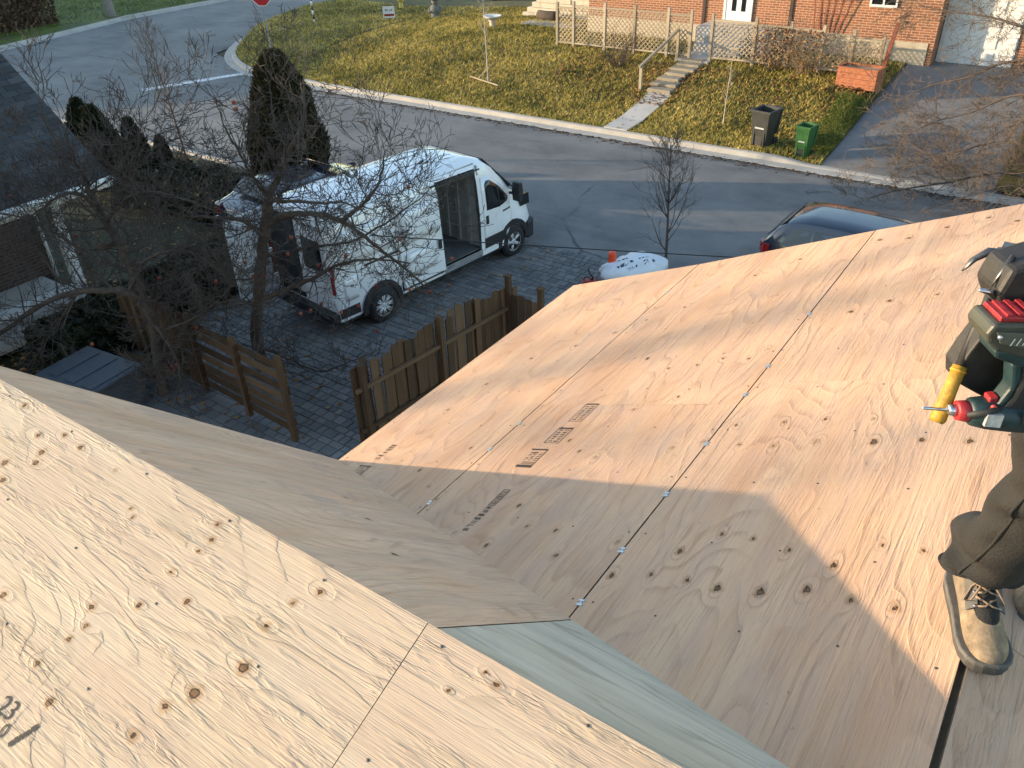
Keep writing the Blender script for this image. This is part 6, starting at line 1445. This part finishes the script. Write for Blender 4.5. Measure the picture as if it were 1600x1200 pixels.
slab(D, [(-46, -76), (78, -69), (84, -52), (14, -50), (-36, -60)], -.044, -.0405, 'label_panel', simple('label_grey', (.085, .088, .07), .5, .1), bt_, ii, .001)
m = MB()
for k in range(9):
    x = -22+9*k; vs = [ii @ D(*q) for q in ((x, -57, -.0452), (x+2.2, -57, -.0452), (x+6.2, -67, -.0452), (x+4, -67, -.0452))]; m.add(vs, [(0, 1, 2, 3)])
m.build('label_print', simple('label_white', (.55, .55, .52), .5), bt_)
for x, y in ((-40, -70), (74, -58)): m = MB(); m.lathe([(.0045, -.003), (.0045, .0), (.003, .001)], 8, ii @ D(x, y, -.0455), 'y'); m.build('screw', M_GALV, bt_)
slab(D, [(-34, -46), (98, -40), (98, -10), (60, -8), (-2, -24), (-30, -34)], -.034, .036, 'foot', M_TEAL, dr_, ii, .006)
slab(D, [(24, -18), (66, -8), (64, 30), (54, 66), (14, 74), (10, 60), (26, 34), (30, 6)], -.022, .024, 'handle', M_TBLK, dr_, ii, .009)
slab(D, [(8, -18), (26, -16), (32, 8), (28, 34), (14, 60), (6, 52), (20, 20)], -.018, .020, 'grip_front', M_TEAL, dr_, ii, .006)
slab(D, [(-4, 38), (10, 36), (10, 62), (-2, 62)], -.011, .013, 'trigger', M_TRED, dr_, ii, .003)
# motor housing: round barrel lying along hx, chuck to the left
def barrel(prof, name, mat, par, cy, d=.0, n=20):
    m = MB(); rings = []
    for px, r in prof:
        c = ii @ D(px, cy + px*.10, d); rings.append([c + (hz*math.cos(2*math.pi*k/n) + hy*math.sin(2*math.pi*k/n))*r for k in range(n)])
    m.loft(rings); return fixn(m.build(name, mat, par))
mo = barrel([(-28, .022), (-22, .029), (0, .034), (40, .036), (70, .036), (100, .033), (112, .024)], 'motor_housing', M_TEAL, dr_, 66)
barrel([(-47, .016), (-45, .020), (-31, .022), (-28, .021)], 'nose_ring', M_TRED, dr_, 66)
barrel([(-60, .008), (-58, .011), (-47, .013)], 'bit_holder', M_STEEL, dr_, 66)
barrel([(-102, .0015), (-99, .0034), (-61, .0036)], 'driver_bit', M_STEEL, dr_, 66)
for k in range(5): slab(D, [(44+7*k, 50), (47.5+7*k, 50), (49+7*k, 72), (45.5+7*k, 72)], -.0385, -.034, 'vent_slot', M_TBLK, mo, ii, 0)
slab(D, [(-12, 52), (14, 54), (14, 74), (-12, 71)], -.0372, -.030, 'rating_plate', simple('plate_grey', (.42, .42, .40), .5, .3, 90, 0), mo, ii, 0)
slab(D, [(72, 54), (104, 56), (104, 66), (72, 64)], -.0385, -.030, 'side_label', simple('label_blue', (.12, .20, .32), .5), mo, ii, 0)
m = MB(); m.tube([ii @ D(-36, 60, -.02), ii @ D(-10, 52, -.030), ii @ D(10, 46, -.024)], .007, 6); m.build('nose_guard', M_TBLK, dr_)
m = MB(); m.lathe([(.006, -.004), (.006, .0), (.004, .001)], 10, ii @ D(0, 46, -.0235), 'y'); m.build('direction_button', M_TRED, dr_)
# hammer through the belt loop
h0, h1, h2 = at_d(1463, 660, 1.66), at_d(1500, 572, 1.645), at_d(1574, 398, 1.62); hm = thing('hammer', 'claw hammer with yellow grip hanging in the belt behind the driver', 'hammer', tuple(h0)); 
M_YG = simple('yellow_grip', (.42, .23, .018), .6, .3, 26, .35, fine=140)
m = MB(); m.tube([Vector((0, 0, 0)), (h1-h0)*.06, (h1-h0)*.3, (h1-h0)*.7, h1-h0], [.012, .0165, .0150, .0135, .014], 14); gr_ = m.build('grip', M_YG, hm)
for k in range(2): m = MB(); q = (h1-h0)*(.12+.8*k); t_ = (h1-h0).normalized()*.0022; m.tube([q-t_, q+t_], .0156, 14); m.build('grip_ring', M_YG, gr_)
m = MB(); m.tube([h1-h0, (h1-h0)+(h2-h1)*.5, h2-h0], [.010, .009, .010], 8); m.build('shaft', M_BLKPL, hm)
M_HST = simple('worn_tool_steel', (.12, .12, .125), .4, .25, 18, .1, metal=.8)
ax_ = (hx*.9 - hy*.3).normalized(); hu = (h2-h1).normalized(); m = MB()
for r, a in (((.0, .013), None),): pass
c = h2-h0; m.tube([c-ax_*.018, c+ax_*.03, c+ax_*.036, c+ax_*.055, c+ax_*.058], [.014, .013, .012, .017, .015], 12); m.build('head', M_HST, hm)
for s in (-1, 1):
    m = MB(); side = ax_.cross(hu).normalized()*(.007*s); m.tube([c-ax_*.012+side*.6, c-ax_*.035+side+hu*.002, c-ax_*.055+side*1.3-hu*.016, c-ax_*.065+side*1.5-hu*.040], [.011, .009, .006, .002], 6); m.build('claw', M_HST, hm)
m = MB(); fp = h2-h0+hu*.016; m.box((-.014, -.014, 0), (.026, .014, .004)); o = m.build('face_plate', M_HST, hm); o.location = fp
# cat's paw bar and nails in the pouch
bp0 = at_d(1532, 455, 1.56); t = thing('pry_bar', 'short curved steel pry bar sticking out of the belt pouch', 'pry bar', tuple(bp0)); p_ = [at_d(x, y, d)-bp0 for x, y, d in ((1530,453,1.55),(1545,456,1.56),(1556,466,1.58),(1566,485,1.60),(1575,520,1.62))]; m = MB(); m.tube(p_, [.003, .007, .007, .006, .006], 8); m.build('bar', M_STEEL, t)
m = MB(); m.tube([at_d(1548,448,1.56)-bp0, at_d(1584,400,1.54)-bp0], [.002, .006], 6); m.build('chisel_tip', M_HST, t)
